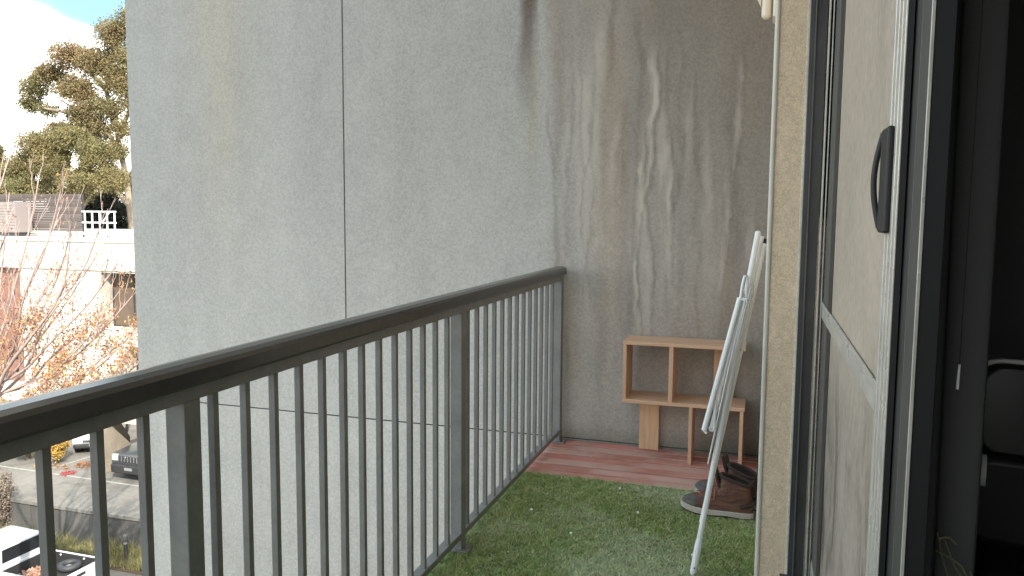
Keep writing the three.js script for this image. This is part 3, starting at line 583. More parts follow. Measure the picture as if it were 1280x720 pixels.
// bodies: nose towards +x, profile in x-y, width along z; the shell narrows upward (tumblehome)
function shell(profile, width, bevel, waist, tuck) {
  const g = extrude(profile, width, bevel, 3).translate(0, 0, -width / 2), p = g.attributes.position;
  for (let i = 0; i < p.count; i++) { const y = p.getY(i), f = y > waist ? 1 - (y - waist) * tuck : 1 - Math.pow(Math.max(0, 0.45 - y), 2) * 0.4; p.setZ(i, p.getZ(i) * f); }
  g.computeVertexNormals(); return toCreasedNormals(g, 0.6);
}
// strip of window glass: a polygon on the side of the shell
function sideGlass(pts, z, waist, tuck, s) {
  const g = new THREE.ShapeGeometry(new THREE.Shape(pts.map((q) => new THREE.Vector2(...q)))), p = g.attributes.position;
  for (let i = 0; i < p.count; i++) p.setZ(i, s * (z * (1 - Math.max(0, p.getY(i) - waist) * tuck) + 0.006));
  g.computeVertexNormals(); return g;
}
function quad(a, b, c, d) { const g = new THREE.BufferGeometry(); g.setAttribute('position', new THREE.Float32BufferAttribute([...a, ...b, ...c, ...a, ...c, ...d], 3)); g.setAttribute('uv', new THREE.Float32BufferAttribute([0, 0, 1, 0, 1, 1, 0, 0, 1, 1, 0, 1], 2)); g.computeVertexNormals(); return g; }

function car(name, label, category, pos, turn, body, k) {
  // k: half width, profile, waist, roof points, wheel radius, wheelbase ends, grille style
  const t = thing(name, label, category, pos, turn), W = k.w, tuck = 0.30;
  part('body', shell(k.profile, W * 2, 0.05, k.waist, tuck), body, t);
  for (const s of [-1, 1]) {
    for (const g of k.sideWindows) part('side_window', sideGlass(g, W, k.waist, tuck, s), M.carGlass, t);
    for (const x of k.wheels) { part('wheel_arch', new THREE.CylinderGeometry(k.r + 0.06, k.r + 0.06, 0.26, 28).rotateX(Math.PI / 2), M.plastic, t, [x, k.r + 0.02, s * (W - 0.125)]); wheel(t, x, s * (W - 0.11), k.r, 0.23, s); }
    part('mirror', new RoundedBoxGeometry(0.12, 0.13, 0.2, 3, 0.045), body, t, [k.mirror[0], k.mirror[1], s * (W + 0.10)]);
    part('sill', box(k.wheels[1] + k.r + 0.05, k.wheels[0] - k.r - 0.05, 0.24, 0.36, s > 0 ? W - 0.08 : -W + 0.005 - 0.03, s > 0 ? W + 0.025 : -W + 0.08, 0.02), M.plastic, t);
    part('door_handle', box(k.handle[0], k.handle[0] + 0.18, k.handle[1], k.handle[1] + 0.03, s * W - 0.02, s * W + 0.02, 0.008), body, t);
    part('headlight', new RoundedBoxGeometry(k.lamp[0], k.lamp[1], k.lamp[2], 3, 0.03), M.lampGlass, t, [k.lampAt[0], k.lampAt[1], s * k.lampAt[2]]);
    part('tail_light', new RoundedBoxGeometry(0.10, 0.3, 0.16, 3, 0.03), M.lampRed, t, [k.tail[0], k.tail[1], s * (W - 0.14)]);
  }
  const [wa, wb] = k.windscreen, ra = W * (1 - (wa[1] - k.waist) * tuck) - 0.10, rb = W * (1 - (wb[1] - k.waist) * tuck) - 0.12;
  part('windscreen', quad([wa[0] + 0.015, wa[1] + 0.01, ra], [wa[0] + 0.015, wa[1] + 0.01, -ra], [wb[0] + 0.015, wb[1] + 0.01, -rb], [wb[0] + 0.015, wb[1] + 0.01, rb]), k.screenMat ?? M.carGlass, t);
  const [ca, cb] = k.rearWindow, rc = W * (1 - (ca[1] - k.waist) * tuck) - 0.12;
  part('rear_window', quad([ca[0] - 0.012, ca[1], -rc], [ca[0] - 0.012, ca[1], rc], [cb[0] - 0.012, cb[1], rc - 0.03], [cb[0] - 0.012, cb[1], -rc + 0.03]), M.carGlass, t);
  const gr = part('grille', box(k.grille[0] - 0.06, k.grille[0], k.grille[1], k.grille[2], -k.grille[3], k.grille[3], 0.02), M.plastic, t);
  for (let i = 0; i < k.bars; i++) { const z = mix(-k.grille[3] + 0.05, k.grille[3] - 0.05, k.bars > 1 ? i / (k.bars - 1) : 0.5); part('grille_bar', k.upright ? box(k.grille[0] - 0.01, k.grille[0] + 0.02, k.grille[1] + 0.015, k.grille[2] - 0.015, z - 0.028, z + 0.028, 0.008) : box(k.grille[0] - 0.01, k.grille[0] + 0.015, mix(k.grille[1] + 0.03, k.grille[2] - 0.03, i / Math.max(1, k.bars - 1)) - 0.012, mix(k.grille[1] + 0.03, k.grille[2] - 0.03, i / Math.max(1, k.bars - 1)) + 0.012, -k.grille[3] + 0.02, k.grille[3] - 0.02, 0.006), M.chrome, gr); }
  part('front_bumper', box(k.bump[0] - 0.25, k.bump[0], k.bump[1], k.bump[2], -W + 0.03, W - 0.03, 0.07), k.bumpMat ?? M.plastic, t);
  part('rear_bumper', box(k.tail[0] - 0.02, k.tail[0] + 0.2, k.bump[1], k.bump[2] + 0.04, -W + 0.03, W - 0.03, 0.07), k.bumpMat ?? M.plastic, t);
  part('number_plate', box(k.bump[0], k.bump[0] + 0.012, mix(k.bump[1], k.bump[2], 0.45), mix(k.bump[1], k.bump[2], 0.45) + 0.11, -0.19, 0.19, 0.004), std([0.22, 0.22, 0.22], 0.5), t);
  return t;
}
car('parked_suv', 'dark grey four wheel drive with bright upright grille parked nose out by the beige wall', 'car', [-25.95 + 2.75 - 0.03, YC, -26.35], -Math.PI / 2 - 0.02, paint([0.045, 0.046, 0.048]), {
  w: 0.93, waist: 1.02, r: 0.38, wheels: [1.38, -1.42], tail: [-2.30, 0.98], mirror: [0.55, 1.08], handle: [-0.35, 0.92],
  profile: [[-2.32, 0.42], [2.22, 0.42], [2.30, 0.60], [2.28, 0.98], [2.10, 1.08], [0.98, 1.16], [0.42, 1.70], [0.2, 1.76], [-1.9, 1.76], [-2.2, 1.62], [-2.33, 1.0]],
  sideWindows: [[[0.80, 1.14], [0.36, 1.62], [-0.28, 1.64], [-0.28, 1.12]], [[-0.36, 1.12], [-0.36, 1.64], [-1.18, 1.64], [-1.22, 1.12]], [[-1.30, 1.12], [-1.26, 1.64], [-1.82, 1.62], [-2.02, 1.14]]],
  windscreen: [[0.98, 1.16], [0.42, 1.70]], rearWindow: [[-2.31, 1.12], [-2.22, 1.58]], lamp: [0.24, 0.24, 0.26], lampAt: [2.21, 0.90, 0.74], grille: [2.32, 0.76, 0.99, 0.58], bars: 8, upright: true, bump: [2.40, 0.30, 0.66],
});
car('white_hatchback', 'small white car with pale windscreen parked beyond the orange shrubs', 'car', [-28.6, YC, -28.0], -0.95, paint([0.75, 0.76, 0.76]), {
  w: 0.85, waist: 0.92, r: 0.30, wheels: [1.25, -1.22], tail: [-1.88, 0.85], mirror: [0.50, 0.98], handle: [-0.3, 0.82],
  profile: [[-1.92, 0.36], [1.85, 0.36], [1.96, 0.52], [1.90, 0.74], [1.72, 0.84], [0.98, 0.96], [0.12, 1.44], [-0.2, 1.49], [-1.35, 1.46], [-1.80, 1.02], [-1.95, 0.80]],
  sideWindows: [[[0.78, 0.99], [0.10, 1.38], [-0.28, 1.40], [-0.28, 0.96]], [[-0.36, 0.96], [-0.36, 1.40], [-1.15, 1.37], [-1.45, 1.0]]],
  windscreen: [[0.98, 0.97], [0.16, 1.43]], rearWindow: [[-1.80, 1.05], [-1.42, 1.43]], lamp: [0.3, 0.14, 0.3], lampAt: [1.76, 0.70, 0.64], grille: [1.96, 0.50, 0.64, 0.45], bars: 2, upright: false, bump: [2.0, 0.26, 0.46],
});
// the ute: cab towards -x, open tub towards +x
{
  const t = thing('white_ute', 'white utility truck with open black-lined tray holding a spare tyre', 'ute', [-21.8, YG, -18.12], 0.0), W = 0.90, white = paint([0.55, 0.56, 0.57]);
  const Z = (x0, x1, y0, y1, z0, z1, r, m, n, p = t) => part(n, box(x0, x1, y0, y1, z0, z1, r), m, p);
  part('cab', shell([[-2.95, 0.45], [-0.06, 0.45], [-0.06, 1.15], [-0.12, 1.60], [-0.22, 1.665], [-1.30, 1.70], [-1.52, 1.64], [-2.02, 1.12], [-2.98, 0.98], [-3.12, 0.80], [-3.12, 0.5]], W * 2, 0.16, 1.1, 0.24), white, t);
  for (const s of [-1, 1]) {
    part('side_window', sideGlass([[-1.95, 1.13], [-1.48, 1.57], [-0.92, 1.59], [-0.92, 1.10]], W, 1.1, 0.24, s), M.carGlass, t);
    part('side_window', sideGlass([[-0.84, 1.10], [-0.84, 1.59], [-0.32, 1.57], [-0.26, 1.12]], W, 1.1, 0.24, s), M.carGlass, t);
    part('mirror', new RoundedBoxGeometry(0.1, 0.18, 0.22, 3, 0.04), M.plastic, t, [-1.75, 1.2, s * 1.02]);
    part('headlight', new RoundedBoxGeometry(0.2, 0.18, 0.3, 3, 0.03), M.lampGlass, t, [-3.05, 0.82, s * 0.7]);
    part('tail_light', new RoundedBoxGeometry(0.06, 0.34, 0.14, 3, 0.02), M.lampRed, t, [2.18, 0.78, s * 0.85]);
    for (const x of [-2.25, 1.20]) { part('wheel_arch', new THREE.CylinderGeometry(0.42, 0.42, 0.24, 28).rotateX(Math.PI / 2), M.plastic, t, [x, 0.37, s * 0.795]); wheel(t, x, s * 0.80, 0.36, 0.24, s); }
    Z(0.0, 2.2, 0.45, 1.0, s > 0 ? W - 0.065 : -W, s > 0 ? W : -W + 0.065, 0.02, white, 'tray_side');
    Z(0.03, 2.15, 0.64, 0.97, s > 0 ? W - 0.075 : -W + 0.067, s > 0 ? W - 0.067 : -W + 0.075, 0, M.plastic, 'tray_liner');
    for (const x of [0.55, 1.5]) part('tie_point', new THREE.SphereGeometry(0.03, 10, 8), M.whitePlastic, t, [x, 0.90, s * (W - 0.085)]);
  }
  part('rear_window', quad([-0.045, 1.18, W - 0.16], [-0.045, 1.18, -W + 0.16], [-0.105, 1.56, -W + 0.22], [-0.105, 1.56, W - 0.22]), M.carGlass, t);
  part('windscreen', quad([-2.0, 1.16, -W + 0.12], [-2.0, 1.16, W - 0.12], [-1.53, 1.62, W - 0.2], [-1.53, 1.62, -W + 0.2]), M.carGlass, t);
  Z(-0.03, 0.045, 0.5, 1.06, -W + 0.02, W - 0.02, 0.015, white, 'headboard');
  Z(0.046, 0.056, 0.64, 1.0, -W + 0.076, W - 0.076, 0, M.plastic, 'tray_liner');
  Z(0.0, 2.15, 0.56, 0.64, -W + 0.067, W - 0.067, 0, M.plastic, 'tray_floor');
  const tg = Z(2.15, 2.22, 0.46, 1.0, -W + 0.01, W - 0.01, 0.02, white, 'tailgate'); Z(2.142, 2.150, 0.66, 0.96, -W + 0.09, W - 0.09, 0, M.plastic, 'tray_liner', tg); Z(2.22, 2.24, 0.82, 0.9, -0.16, 0.16, 0.01, M.plastic, 'tailgate_handle', tg);
  Z(2.18, 2.34, 0.36, 0.46, -W + 0.05, W - 0.05, 0.03, M.plastic, 'rear_bumper');
  Z(-3.18, -3.05, 0.40, 0.62, -W + 0.04, W - 0.04, 0.05, white, 'front_bumper'); Z(-3.14, -3.10, 0.66, 0.88, -0.5, 0.5, 0.02, M.plastic, 'grille');
  // on the tray: a spare wheel and fallen leaves
  const sp = thing('spare_tyre', 'worn black spare tyre lying flat in the ute tray', 'tyre', [-20.62, YG + 0.641, -18.68]);
  part('tyre', new THREE.TorusGeometry(0.27, 0.10, 14, 32).rotateX(Math.PI / 2).translate(0, 0.1, 0), std([0.035, 0.036, 0.042], 0.6), sp);
  part('rim', new THREE.LatheGeometry([[0.001, 0.07], [0.1, 0.07], [0.12, 0.09], [0.19, 0.04], [0.2, 0.02]].map((p) => new THREE.Vector2(...p)), 24), M.steel, sp);
}

// ================================================================ FOLIAGE HELPERS
const instMat = (o = {}) => new THREE.MeshPhysicalMaterial({ color: 0xffffff, roughness: 0.75, side: THREE.DoubleSide, transmission: 0.25, thickness: 0, ...o });
M.leaf = instMat(); M.leafOpaque = new THREE.MeshStandardMaterial({ color: 0xffffff, roughness: 0.8, side: THREE.DoubleSide });
// n folded leaves scattered in a ball of radius R, each of length l
function spray(seed, n, R, l, w, droop = 0) {
  const r = rng(seed), pos = [], q = new THREE.Quaternion(), e = new THREE.Euler();
  for (let i = 0; i < n; i++) {
    const c = V((r() - 0.5) * 2, (r() - 0.5) * 2, (r() - 0.5) * 2).multiplyScalar(R * (0.4 + 0.6 * r()));
    e.set((r() - 0.5) * 3, r() * 6.28, (r() - 0.5) * 3); q.setFromEuler(e);
    const v = [[0, 0, 0], [w, 0.15 * w, l * 0.45], [0, 0, l], [-w, 0.15 * w, l * 0.45]].map((p) => { const o = V(...p).applyQuaternion(q); o.y -= droop * Math.abs(o.z); return o.add(c).toArray(); });
    pos.push(...v[0], ...v[1], ...v[2], ...v[0], ...v[2], ...v[3]);
  }
  const g = new THREE.BufferGeometry(); g.setAttribute('position', new THREE.Float32BufferAttribute(pos, 3)); g.computeVertexNormals(); return g;
}
function scatter(name, geo, mat, list, parent) {            // list of [x, y, z, scale, colour]
  const im = new THREE.InstancedMesh(geo, mat, list.length), m = new THREE.Matrix4(), q = new THREE.Quaternion(), e = new THREE.Euler(), r = rng(list.length), c = new THREE.Color();
  list.forEach(([x, y, z, s, col], i) => { e.set(r() * 6.28, r() * 6.28, r() * 6.28); q.setFromEuler(e); im.setMatrixAt(i, m.compose(V(x, y, z), q, V(s, s, s))); im.setColorAt(i, c.setRGB(...col)); });
  return stuffPart(im, name, parent);
}
const barkTex = colorTex(128, 256, (u, v) => { const a = 0.75 + 0.7 * (fbm(u * 12, v * 5, 4, 41, 12, 5) - 0.5); return [a, a * 0.96, a * 0.9]; });
M.barkPale = std([0.36, 0.31, 0.25], 0.9, { map: barkTex }); M.bark = std([0.20, 0.15, 0.12], 0.9, { map: barkTex }); M.barkTwig = std([0.42, 0.325, 0.29], 0.85);
const tint = (a, b, t, k) => [0, 1, 2].map((i) => mix(a[i], b[i], t) * k);
// leaves through clumps [x, y, z, rx, ry, rz, n, tone 0..1]; denser near each clump's rim and upper side
function clumpLeaves(clumps, seed, s0, s1, cA, cB) {
  const r = rng(seed), out = [];
  for (const [cx, cy, cz, rx, ry, rz, n, tone] of clumps) for (let i = 0; i < n; i++) {
    const a = r() * 6.283, h = r() * 2 - 1, k = Math.sqrt(1 - h * h), d = Math.pow(r(), 0.5) * (0.72 + 0.5 * noise(a * 1.6 + cx, h * 3 + cy, seed));
    const x = cx + rx * d * k * Math.cos(a), y = cy + ry * d * h, z = cz + rz * d * k * Math.sin(a);
    const t = clamp(tone + 0.9 * (fbm(x * 0.9, y * 0.9 + z * 0.4, 3, seed + 3) - 0.5) + (r() - 0.5) * 0.35);
    out.push([x, y, z, mix(s0, s1, r()), tint(cA, cB, t, 0.75 + 0.5 * r())]);
  }
  return out;
}

// ---------------------------------------------------------------- shrubs, tufts, fallen leaves
function shrub(label, x, y, z, rx, h, seed, cA, cB, n, leaf) {
  const t = thing('shrub', label, 'shrub', [x, y, z]), r = rng(seed), stems = [];
  for (let k = 0; k < 11; k++) { const a = r() * 6.28, d = rx * (0.3 + 0.6 * r()); stems.push(limb([[Math.cos(a) * 0.05, 0, Math.sin(a) * 0.05], [Math.cos(a) * d * 0.5, h * 0.4, Math.sin(a) * d * 0.5], [Math.cos(a) * d, h * (0.7 + 0.25 * r()), Math.sin(a) * d]], 0.016, 0.005, 5, 6)); }
  part('stems', plain(stems), M.bark, t);
  const cl = []; for (let k = 0; k < 9; k++) { const a = r() * 6.28, d = rx * 0.62 * Math.sqrt(r()); cl.push([Math.cos(a) * d, h * (0.35 + 0.5 * r()), Math.sin(a) * d, rx * 0.42, h * 0.26, rx * 0.42, Math.round(n / 9), 0.3 + 0.5 * r()]); }
  scatter('foliage', spray(seed, 5, leaf * 1.4, leaf, leaf * 0.32), M.leaf, clumpLeaves(cl, seed, 0.7, 1.3, cA, cB), t);
}
shrub('orange and yellow autumn shrub in front of the white car', -27.95, YC, -25.0, 0.62, 1.25, 201, [0.52, 0.20, 0.035], [0.50, 0.36, 0.08], 900, 0.075);
shrub('yellow-green shrub left of the orange shrub at the back of the car park', -29.5, YC, -24.9, 1.0, 1.35, 207, [0.46, 0.32, 0.06], [0.30, 0.27, 0.05], 1300, 0.08);
shrub('olive and yellow shrub at the far left of the car park row', -31.5, YC, -25.0, 1.0, 1.5, 209, [0.32, 0.22, 0.05], [0.22, 0.20, 0.05], 1300, 0.08);
shrub('grey-brown leggy shrub rising over the left end of the retaining wall', -26.35, YG, -20.85, 0.62, 2.55, 213, [0.16, 0.11, 0.085], [0.30, 0.25, 0.19], 900, 0.07);
{
  const r = rng(301), pos = [];
  for (let k = 0; k < 9; k++) { const a = r() * 6.28, l = 0.5 + 0.4 * r(), ln = 0.35 + 0.5 * r(), w = 0.006, dx = Math.cos(a), dz = Math.sin(a); const P = [0, 0.4, 0.75, 1].map((s) => [dx * ln * l * s * s, l * s * (1 - 0.35 * s * ln), dz * ln * l * s * s]); for (let i = 0; i < 3; i++) { const w0 = w * (1 - i / 3), w1 = w * (1 - (i + 1) / 3), A = P[i], B = P[i + 1]; pos.push(A[0] - dz * w0, A[1], A[2] + dx * w0, A[0] + dz * w0, A[1], A[2] - dx * w0, B[0] + dz * w1, B[1], B[2] - dx * w1, A[0] - dz * w0, A[1], A[2] + dx * w0, B[0] + dz * w1, B[1], B[2] - dx * w1, B[0] - dz * w1, B[1], B[2] + dx * w1); } }
  const g = new THREE.BufferGeometry(); g.setAttribute('position', new THREE.Float32BufferAttribute(pos, 3)); g.computeVertexNormals();
  const N = 2600, im = new THREE.InstancedMesh(g, M.leaf, N), m = new THREE.Matrix4(), q = new THREE.Quaternion(), c = new THREE.Color();
  for (let i = 0; i < N; i++) {
    const x = mix(-32, -15, r()), z = mix(-21.15, -20.15, r()), d = fbm(x * 0.9, z, 3, 33), s = mix(0.45, 1.15, r()) * mix(0.55, 1.1, sst(0.35, 0.6, d));
    q.setFromEuler(new THREE.Euler((r() - 0.5) * 0.4, r() * 6.28, (r() - 0.5) * 0.4)); im.setMatrixAt(i, m.compose(V(x, YG + 0.04, z), q, V(s, s, s)));
    im.setColorAt(i, c.setRGB(...tint([0.20, 0.21, 0.06], [0.33, 0.28, 0.13], r(), 0.6 + 0.6 * r())));
  }
  im.name = 'strappy_grass'; im.userData.kind = 'stuff'; tag(im, 'strappy green grass growing in the bed below the retaining wall', 'grass'); im.castShadow = im.receiveShadow = true; scene.add(im);
}
function fallen(name, label, list) { const r = rng(list.length), o = []; for (const [x, z, rx, rz, n, a, b, y] of list) for (let i = 0; i < n; i++) { const q = r() * 6.28, d = Math.sqrt(r()); o.push([x + rx * d * Math.cos(q), y + r() * 0.05, z + rz * d * Math.sin(q), 0.7 + 0.7 * r(), tint(a, b, r(), 0.7 + 0.5 * r())]); } const im = scatter(name, spray(77, 1, 0.01, 0.10, 0.04), M.leaf, o, scene); tag(im, label, 'fallen leaves'); }
fallen('orange_leaf_litter', 'orange leaves scattered on the pavement left of the dark four wheel drive', [[-26.5, -24.95, 0.45, 0.32, 90, [0.42, 0.17, 0.05], [0.20, 0.08, 0.03], YC + 0.01], [-27.6, -24.3, 0.9, 0.3, 60, [0.42, 0.2, 0.05], [0.25, 0.12, 0.04], YC + 0.01]]);
fallen('red_leaf_litter', 'pinkish red leaves in a small patch on the pavement', [[-26.3, -23.93, 0.3, 0.25, 80, [0.50, 0.07, 0.09], [0.34, 0.05, 0.06], YC + 0.01]]);
fallen('tray_leaf_litter', 'brown leaves heaped inside the front of the ute tray', [[-21.35, -17.85, 0.28, 0.6, 420, [0.45, 0.20, 0.12], [0.5, 0.34, 0.24], YG + 0.66], [-21.35, -17.85, 0.2, 0.4, 200, [0.45, 0.20, 0.12], [0.6, 0.44, 0.36], YG + 0.70]]);
{ // crumbs on the turf
  const r = rng(909), o = []; for (const [x, z] of [[-0.49, -3.42], [-0.72, -3.10], [-0.30, -3.62], [-0.95, -3.30], [-0.62, -3.70], [-0.22, -3.05]]) o.push([x, 0.012, z, 0.6 + 0.6 * r(), [0.8, 0.78, 0.72]]);
  tag(scatter('white_specks', new THREE.IcosahedronGeometry(0.006, 0), M.leafOpaque, o, scene), 'tiny white specks of debris on the artificial grass', 'debris');
}
{ // bollard light
  const t = thing('bollard_light', 'short black bollard light in the grass before the retaining wall', 'bollard', [-20.08, YG + 0.03, -20.42]);
  part('post', cyl([0, 0, 0], [0, 0.78, 0], 0.062, 0.062, 20), M.frameDark, t); part('head', new THREE.LatheGeometry([[0, 0], [0.07, 0], [0.074, 0.02], [0.074, 0.20], [0.06, 0.235], [0, 0.245]].map((p) => new THREE.Vector2(...p)), 24), M.frameGrey, t, [0, 0.86, 0]); part('lens', cyl([0, 0.78, 0], [0, 0.86, 0], 0.055, 0.055, 20), std([0.35, 0.36, 0.36], 0.3), t);
}

// ================================================================ CARPORT
{
  const t = thing('carport', 'beige rendered carport wall and roof sheltering the dark four wheel drive', 'carport'), beige = std([0.40, 0.345, 0.28], 0.92, { map: rep(concTex, 0.35) }), X = -24.97;
  // wall along z with its far upper corner cut off: polygon in (-z, y)
  const poly = [[24.52, YC], [24.52, -7.08], [25.30, -7.20], [25.88, -8.10], [25.88, YC]];
  part('side_wall', uvm(extrude(poly, 0.22, 0.01).rotateY(Math.PI / 2).translate(X - 0.22, 0, 0)), beige, t);
  part('fascia', box(X - 0.3, -18.2, -7.17, -6.45, -24.90, -24.70, 0.01), std([0.62, 0.57, 0.49], 0.9, { map: rep(concTex, 0.4) }), t);
  part('roof', box(X - 0.3, -18.2, -6.62, -6.46, -31.9, -24.90), M.concrete, t);
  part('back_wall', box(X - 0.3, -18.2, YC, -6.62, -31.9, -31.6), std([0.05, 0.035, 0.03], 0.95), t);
  part('far_wall', box(-18.4, -18.2, YC, -6.62, -31.6, -24.90), beige, t);
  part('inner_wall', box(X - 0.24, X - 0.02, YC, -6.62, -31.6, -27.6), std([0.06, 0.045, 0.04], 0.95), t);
}

// ================================================================ WHITE COMMERCIAL BUILDING
{
  const t = thing('white_building', 'sunlit white two-storey building with deep parapet band behind the autumn tree', 'building'), Zf = -32.6, B = YC, white = std([0.70, 0.675, 0.60], 0.85, { map: rep(concTex, 0.3) }), trim = std([0.80, 0.79, 0.76], 0.7, { map: rep(concTex, 0.5) });
  const x0 = -62, x1 = -14;
  // front wall in pieces round the openings: a brick bay at the left, two recesses at the right, and lower windows
  const open = [[-41.6, -38.52, -8.2, -1.86, 'bay'], [-33.0, -30.2, -4.85, -1.92, 'recess'], [-31.6, -29.2, -7.9, -5.75, 'recess'], [-51, -46.5, -4.8, -2.6, 'window'], [-27.5, -24, -4.6, -2.6, 'window'], [-22, -18, -4.6, -2.6, 'window']];
  const xs = [...new Set([x0, x1, ...open.flatMap((o) => [o[0], o[1]])])].sort((a, b) => a - b), ys = [...new Set([B, -1.83, ...open.flatMap((o) => [o[2], o[3]])])].sort((a, b) => a - b);
  const solid = []; for (let i = 0; i + 1 < xs.length; i++) { let run = null; for (let j = 0; j + 1 < ys.length; j++) { const cx = (xs[i] + xs[i + 1]) / 2, cy = (ys[j] + ys[j + 1]) / 2, hole = open.some((o) => cx > o[0] && cx < o[1] && cy > o[2] && cy < o[3]); if (!hole) { if (run) run[1] = ys[j + 1]; else run = [ys[j], ys[j + 1]]; } if (hole || j + 2 === ys.length) { if (run) solid.push(box(xs[i], xs[i + 1], run[0], run[1], Zf - 0.9, Zf)); run = null; } } }
  part('wall', plain(solid), white, t);
  part('wall', plain([box(x0, x0 + 0.3, B, -1.83, -52, Zf - 0.9), box(x1 - 0.3, x1, B, -1.83, -52, Zf - 0.9), box(x0, x1, B, -1.83, -52.3, -52)]), white, t);
  for (let x = x0, k = 0; x < x1; x += 3.71, k++) part('parapet_panel', box(x + 0.005, x + 3.705, -1.82, -0.37, Zf - 0.2, Zf + 0.07, 0.008), white, t);
  part('coping', box(x0, x1, -0.362, -0.13, Zf - 0.35, Zf + 0.12, 0.03), trim, t);
  part('roof', box(x0, x1, -0.36, -0.20, -52.3, Zf - 0.36), std([0.66, 0.65, 0.62], 0.9, { map: rep(concTex, 0.15) }), t);
  const brickTex = colorTex(256, 256, (u, v) => { const row = Math.floor(v * 12), bx = (u * 4 + (row % 2) * 0.5) % 1, by = (v * 12) % 1, m = bx < 0.04 || by < 0.12, k = hash(Math.floor(u * 4 + (row % 2) * 0.5) % 4, row, 8); return m ? [0.22, 0.17, 0.15] : [0.20 + 0.1 * k, 0.095 + 0.05 * k, 0.072 + 0.03 * k]; });
  const brick = std([1, 1, 1], 0.9, { map: rep(brickTex, 1) }), dark = std([0.16, 0.115, 0.085], 0.8, { map: rep(concTex, 0.6) });
  for (const [a, b, c, d, kind] of open) {
    if (kind === 'bay') { part('brick_bay', box(a - 0.1, b + 0.1, c - 0.1, d + 0.1, Zf - 1.2, Zf - 0.28), brick, t); for (let k = 0; k < 8; k++) { const y = c + 0.5 + k * 0.72; part('vent_slot', box(b - 0.34, b - 0.14, y, y + 0.30, Zf - 0.285, Zf - 0.26, 0.01), M.black, t); if (k > 5 || k < 2) part('vent_slot', box(b - 0.95, b - 0.75, y, y + 0.30, Zf - 0.285, Zf - 0.26, 0.01), M.black, t); } continue; }
    const dep = kind === 'recess' ? 0.85 : 0.25, w = part('window', plain([box(a, b, d - 0.07, d, Zf - dep, Zf - dep + 0.08), box(a, b, c, c + 0.07, Zf - dep, Zf - dep + 0.08), box(a, a + 0.07, c + 0.07, d - 0.07, Zf - dep, Zf - dep + 0.08), box(b - 0.07, b, c + 0.07, d - 0.07, Zf - dep, Zf - dep + 0.08), box((a + b) / 2 - 0.03, (a + b) / 2 + 0.03, c + 0.07, d - 0.07, Zf - dep, Zf - dep + 0.08)]), M.frameDark, t);
    part('pane', box(a + 0.05, b - 0.05, c + 0.05, d - 0.05, Zf - dep + 0.02, Zf - dep + 0.035), kind === 'recess' ? dark : M.carGlass, w);
    if (kind === 'window') part('sill', box(a - 0.05, b + 0.05, c - 0.06, c + 0.0, Zf - 0.2, Zf + 0.06, 0.01), trim, w);
  }
}
{ // louvred plant screen on the roof
  const t = thing('roof_plant_screen', 'dark brown louvred screen standing on the white building roof', 'screen'), z = -35.5, x0 = -50.1, x1 = -37.05, ms = [0.12, 0.10, 0.135].map((a) => std([a * 1.3, a * 1.08, a * 1.0], 0.75, { map: rep(dustTex, 0.8) }));
  for (let k = 0; k < 15; k++) { const y = 0.10 + k * 0.142; for (let s = 0; s < 3; s++) { const a = mix(x0, x1, s / 3), b = mix(x0, x1, (s + 1) / 3); part('louvre', new THREE.BoxGeometry(b - a - 0.03, 0.128, 0.022).rotateX(0.28), ms[(k * 2 + s) % 3], t, [(a + b) / 2, y + 0.07, z]); } }
  for (let s = 0; s <= 3; s++) part('post', box(mix(x0, x1, s / 3) - 0.04, mix(x0, x1, s / 3) + 0.04, -0.2, 2.26, z - 0.13, z - 0.03), M.frameDark, t);
  part('base_rail', box(x0, x1 + 2.3, -0.09, -0.03, z + 0.02, z + 0.10, 0.01), std([0.42, 0.33, 0.29], 0.8), t);
}
{ // air handling unit, paler, in front of the screen
  const t = thing('roof_air_unit', 'pale grey louvred air unit in front of the brown roof screen', 'air conditioner'), m = std([0.44, 0.38, 0.36], 0.7, { map: rep(dustTex, 0.7) }), d = std([0.26, 0.22, 0.21], 0.7);
  part('casing', box(-43.6, -40.42, 0.02, 1.74, -35.20, -34.1, 0.03), d, t);
  for (let k = 0; k < 10; k++) part('louvre', new THREE.BoxGeometry(3.1, 0.13, 0.02).rotateX(0.4), m, t, [-42.0, 0.18 + k * 0.157, -34.07]);
  part('skid', box(-43.5, -40.5, -0.20, 0.02, -35.1, -34.2), M.frameDark, t);
}
{ // white guard rail frame
  const t = thing('roof_guard_rail', 'white painted guard rail frame on the roof right of the brown screen', 'railing'), w = paint([0.82, 0.82, 0.80]), z = -35.4;
  for (const y of [0.62, 1.24]) part('rail', cyl([-36.95, y, z], [-34.55, y, z], 0.045, 0.045, 10), w, t);
  for (let k = 0; k < 5; k++) { const x = -36.75 + k * 0.525; part('post', cyl([x, -0.2, z], [x, 1.24, z], 0.045, 0.045, 10), w, t); }
  part('brace', cyl([-35.5, 0.66, z], [-35.0, 1.2, z], 0.03, 0.03, 8), w, t);
  part('foot_rail', cyl([-37.0, 0.06, z + 0.25], [-34.3, 0.02, z + 0.3], 0.035, 0.035, 8), w, t);
}

